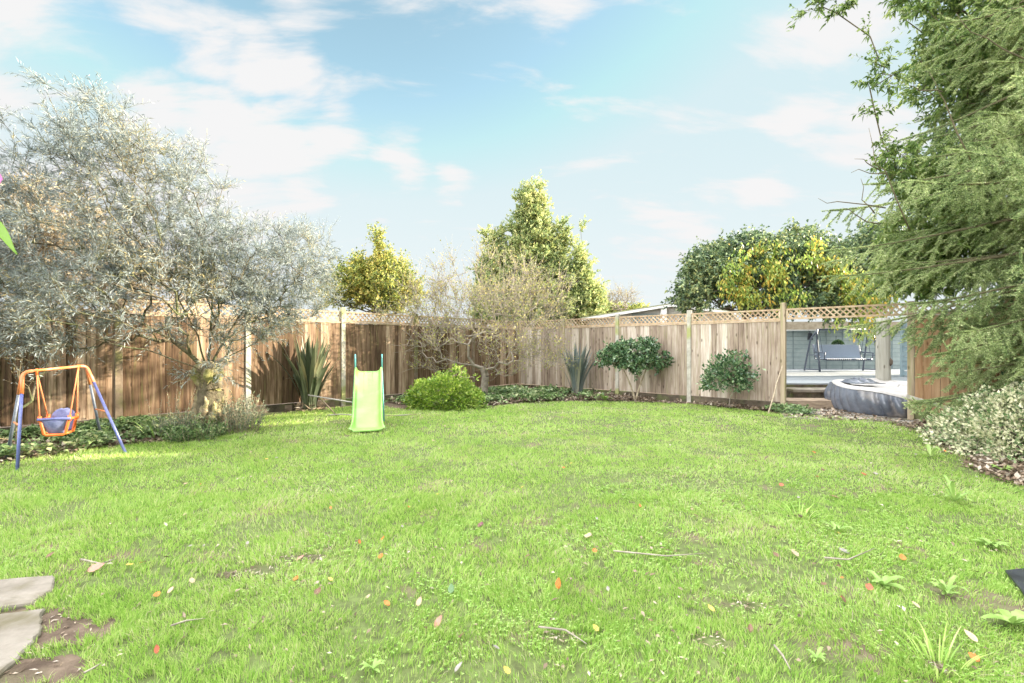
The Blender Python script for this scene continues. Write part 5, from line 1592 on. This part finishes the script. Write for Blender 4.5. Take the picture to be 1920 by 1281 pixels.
for (px, py, s, col, var, lab, tx) in [
        (1047, 1105, .075, 'orange', 0, 'bright orange leaf standing upright in the grass in the middle foreground', 1.2),
        (822, 1178, .075, 'pink', 0, 'oval pinkish brown leaf upright in the near centre grass', .9),
        (786, 1137, .06, 'tan', 0, 'pale peach leaf just left above the oval pinkish leaf', .7),
        (846, 1112, .075, 'green', 0, 'broad dull green leaf resting on the grass near the centre foreground', .5),
        (714, 1048, .05, 'orange', 1, 'small orange brown leaf left of centre near the bare soil', .4),
        (718, 1014, .045, 'orange', 0, 'little orange leaf just behind the orange brown one', .6),
        (674, 1021, .04, 'orange', 0, 'tiny upright orange leaf left of the other small orange leaves', .9),
        (901, 988, .07, 'purple', 1, 'dark purple leaf in the centre of the lawn', .4),
        (360, 1095, .06, 'tan', 0, 'large peach coloured leaf in the left foreground', .3),
        (320, 1114, .05, 'tan', 0, 'small pale leaf beside the large peach leaf', .6),
        (180, 1071, .10, 'pink', 1, 'large pinkish curled leaf right of the flagstones', .3),
        (94, 1047, .06, 'brown', 0, 'brown leaf in the grass beyond the flagstones', .6),
        (222, 1020, .05, 'grey', 0, 'pale grey leaf in the left lawn', .2),
        (294, 1229, .045, 'red', 0, 'small red leaf low in the left foreground', .9),
        (555, 1090, .06, 'orange', 0, 'flat orange leaf by the patch of bare soil', .1),
        (596, 1116, .055, 'brown', 1, 'curled brown leaf right below the bare soil patch', .5),
        (563, 1052, .06, 'pink', 0, 'pale pink leaf lying on the farther bare soil patch', .4),
        (1103, 1008, .08, 'tan', 1, 'pale dead leaf clump right of centre', .2),
        (1115, 1037, .045, 'orange', 1, 'small rusty leaf under the pale dead leaf', .4),
        (1200, 951, .04, 'orange', 0, 'small rust leaf in the lawn below the first camellia', .6),
        (1465, 911, .06, 'red', 1, 'rusty red leaf in the right middle lawn', .4),
        (1490, 1043, .07, 'tan', 1, 'peach coloured leaf in the right lawn', .5),
        (1455, 1045, .06, 'brown', 0, 'brown leaf left of the peach leaf in the right lawn', .3),
        (1582, 1038, .075, 'grey', 1, 'pale mauve grey dead leaf on the right', .3),
        (1692, 1051, .055, 'orange', 1, 'bright orange leaf in the right foreground weeds', .6),
        (1630, 1108, .055, 'red', 1, 'rusty leaf beneath the right weeds', .5),
        (1717, 1142, .05, 'tan', 0, 'cream leaf near the bottom right weeds', .5),
        (1820, 1203, .08, 'tan', 2, 'long tan leaf close to the bottom right corner', .4),
        (1826, 1243, .05, 'orange', 1, 'small orange leaf at the bottom right', .5),
        (1619, 890, .07, 'red', 1, 'red brown leaf on the far right lawn', .3),
        (1543, 882, .06, 'brown', 1, 'dark brown leaf on the far right lawn', .3),
        (1526, 848, .06, 'orange', 1, 'orange leaf far out on the lawn before the opening', .3),
        (1642, 889, .06, 'grey', 1, 'pale leaf beside the red brown leaf far right', .3),
        (1563, 933, .09, 'pink', 1, 'dusty pink leaf in the right middle lawn', .2),
        (1333, 1148, .055, 'yellow', 0, 'yellow leaf in the near right of centre', .3),
        (1117, 1186, .05, 'yellow', 0, 'yellow leaf low in the centre foreground', .3),
        (950, 1268, .045, 'yellow', 1, 'yellow leaf at the bottom edge of the lawn', .5),
        (1407, 1187, .06, 'brown', 2, 'dark brown curled leaf right of centre foreground', .4),
        (1581, 1132, .05, 'brown', 2, 'upright brown curled leaf in the right foreground', 1.0),
        (1140, 1110, .05, 'grey', 2, 'pale grey curled leaf right of the bright orange leaf', .2),
        (860, 1262, .06, 'grey', 2, 'bluish grey dead leaf at the bottom centre', .4),
        (620, 955, .04, 'orange', 0, 'tiny orange leaf in the middle left lawn', .6),
        (724, 939, .04, 'tan', 0, 'tiny cream leaf in the middle of the lawn', .2),
        (754, 990, .035, 'grey', 0, 'tiny whitish leaf between centre and slide', .2),
        (346, 968, .045, 'tan', 0, 'small pale orange leaf in the left middle lawn', .3)]:
    q = G(px, py + 5)
    fallen(q.x, q.y, s * .8, col, var, lab, tilt=(tx, random.uniform(-.3, .3)), z=.03 + .22 * s * math.sin(tx), rot=random.uniform(-.9, .9))
fr = random.Random(17)
cl = {'brown': 'small brown dead leaf lying in the lawn', 'tan': 'small tan dead leaf lying in the lawn', 'grey': 'small grey shrivelled leaf lying in the lawn', 'orange': 'tiny orange leaf lying in the lawn', 'yellow': 'tiny yellow leaf lying in the lawn'}
cnt = 0
while cnt < 130:
    d = 2.0 + 9.0 * fr.random() ** 1.1; x = (fr.random() * 2 - .85) * d
    if not inside_poly(np.array([x]), np.array([d]), LAWN)[0]: continue
    col = fr.choice(['brown', 'brown', 'tan', 'grey', 'grey', 'orange', 'yellow', 'tan'])
    fallen(x, d, fr.uniform(.02, .042), col, fr.choice([0, 1, 2]), cl[col], tilt=(fr.uniform(-.4, .6), fr.uniform(-.4, .4)), z=.032)
    cnt += 1

# twigs dropped on the lawn
for (pts, lab) in (([(1010, 1192), (1060, 1198), (1100, 1225)], 'dark dead twig in the near centre grass'), ([(320, 1190), (350, 1180), (385, 1176)], 'grey dead twig in the left foreground'), ([(1452, 1228), (1468, 1248), (1482, 1275)], 'brown stick near the bottom right of centre'),
                   ([(1545, 1058), (1590, 1062), (1640, 1040)], 'thin dark twig in front of the right weeds'), ([(152, 1061), (190, 1070), (218, 1060)], 'dark twig under the large pinkish leaf'), ([(158, 1281), (175, 1272), (190, 1262)], 'pale twig at the bottom left'), ([(1150, 1045), (1250, 1055), (1320, 1050)], 'thin straw stalk across the centre right grass')):
    P_ = [G(*q) + Vector((0, 0, .04)) for q in pts]
    tag(MB().tube(P_, [.005, .0045, .002], 6).build('twig', M['bark_grey'], smooth=True), lab, 'twig')


# weeds with broad leaves
def weed(px, py, n, L, wd, label, cream=False, seed=1, tall=.5):
    c = G(px, py); r = random.Random(seed); rows_all = []
    root = empty('broadleaf_weed', c, label, 'weed')
    for i in range(n):
        a = 2 * math.pi * i / n + r.uniform(-.4, .4); out = Vector((math.cos(a), math.sin(a), 0)); side = Vector((-out.y, out.x, 0))
        l = L * .78 * r.uniform(.5, 1.15); up = r.uniform(.15, tall); rows = []
        for k in range(8):
            t = k / 7; w_ = wd * .72 * math.sin(math.pi * min(.98, t * .9 + .06)) ** .8 * .5 * (1 + .15 * math.sin(t * 17 + i))
            p = c + out * l * t * .85 + Vector((0, 0, .02 + l * up * math.sin(t * 2.1)))
            rows.append([p - side * w_ + Vector((0, 0, w_ * .35)), p, p + side * w_ + Vector((0, 0, w_ * .35))])
        MB().grid(rows).build('leaf', M['weed'], root, smooth=True)


weed(1655, 1105, 9, .16, .045, 'pale broad-leaved weed rosette in the right foreground grass', seed=1)
weed(1775, 1120, 10, .14, .03, 'bright green toothed weed beside the paler rosette', seed=2, tall=.9)
weed(1570, 1000, 7, .15, .03, 'straggly light green weed tuft in the right lawn', seed=3)
weed(1790, 945, 12, .26, .035, 'taller strap-leaved weed clump before the variegated shrub', seed=4, tall=1.1)
weed(1745, 860, 8, .22, .05, 'leafy weed at the left foot of the variegated shrub', seed=5, tall=.8)
weed(1880, 888, 7, .2, .06, 'green weed on the bare soil under the variegated shrub', seed=6)
weed(1900, 1180, 8, .2, .06, 'broad pale-leaved weed in the bottom right corner', seed=7)
weed(1860, 1030, 9, .14, .05, 'low rounded weed left of the black sheet', seed=8)
weed(1135, 752, 10, .38, .12, 'light green leafy plant at the bed edge left of the first camellia', seed=9, tall=.6)
weed(1530, 1245, 8, .09, .02, 'small rosette weed in the near right grass', seed=10)
weed(700, 1265, 7, .08, .02, 'small rosette weed at the bottom of the left centre grass', seed=11)
straps('grass_tussock', 'spiky tuft of coarse grass in the bottom right grass', G(1760, 1262), 60, .11, 2.4, 'grass', wd=.003, seed=3, lean=1.0)
straps('grass_tussock', 'spiky tuft of coarse grass left of the weeds at right', G(1500, 975), 40, .10, 2.2, 'grass', wd=.004, seed=5, lean=1.0)

# black membrane at the right edge
pts = [G(1885, 1083), G(1960, 1075), G(2150, 1110), G(2150, 1200), G(1950, 1190), G(1915, 1120)]
mb = MB(); n = len(pts)
mb.add([p + Vector((0, 0, .03)) for p in pts] + [p + Vector((0, 0, .042)) for p in pts], [tuple(range(n, 2 * n))] + [(i, (i + 1) % n, n + (i + 1) % n, n + i) for i in range(n)])
tag(mb.build('weed_membrane', M['black']), 'edge of a black plastic sheet at the right of the lawn', 'plastic sheet')


# pink flower reaching in at the left edge, close to the camera
def flower():
    d = .95
    c = W(-22, 335, d)
    base = Vector((c.x - .25, .9, 0))
    root = empty('pink_flower', base, 'pink flower on a tall green stem reaching in at the left edge', 'flower')
    MB().tube(bez(base, base + Vector((-.02, 0, 1.0)), c + Vector((-.01, .01, 0)), 14), .003, 8).build('stem', M['greenleaf'], root, smooth=True)
    MB().tube([c + Vector((-.008, 0, 0)), c + Vector((.004, -.006, 0))], [.012, .009], 12).build('flower_disc', M['disc'], root, smooth=True)
    for i in range(8):
        a = i * math.pi / 4 - .12
        dv = Vector((math.cos(a), 0, math.sin(a))); sv_ = Vector((-math.sin(a), 0, math.cos(a))); rows = []
        for k in range(8):
            t = k / 7; w_ = .0115 * math.sin(math.pi * (.12 + .8 * t)) ** .8
            p = c + dv * (.008 + .031 * t) + Vector((0, -.012 * t * t, 0))
            rows.append([p - sv_ * w_, p + Vector((0, .003, 0)), p + sv_ * w_])
        MB().grid(rows).build('petal', M['petal'] if i % 2 == 0 else M['petal_pale'], root, smooth=True)
    l0 = W(-30, 405, d); l1 = W(30, 477, d - .02); rows = []
    for k in range(10):
        t = k / 9; p = l0.lerp(l1, t) + Vector((0, 0, .012 * math.sin(t * 3.1))); w_ = .011 * math.sin(math.pi * (.06 + .93 * t)) ** .9
        rows.append([p + Vector((-w_ * .6, 0, -w_ * .8)), p + Vector((0, .004, 0)), p + Vector((w_ * .6, 0, w_ * .8))])
    MB().grid(rows).build('leaf', M['greenleaf'], root, smooth=True)
    MB().tube(bez(base + Vector((-.0, 0, 1.0)), l0 + Vector((-.1, 0, -.1)), l0, 8), .002, 6).build('leaf_stalk', M['greenleaf'], root, smooth=True)


flower()
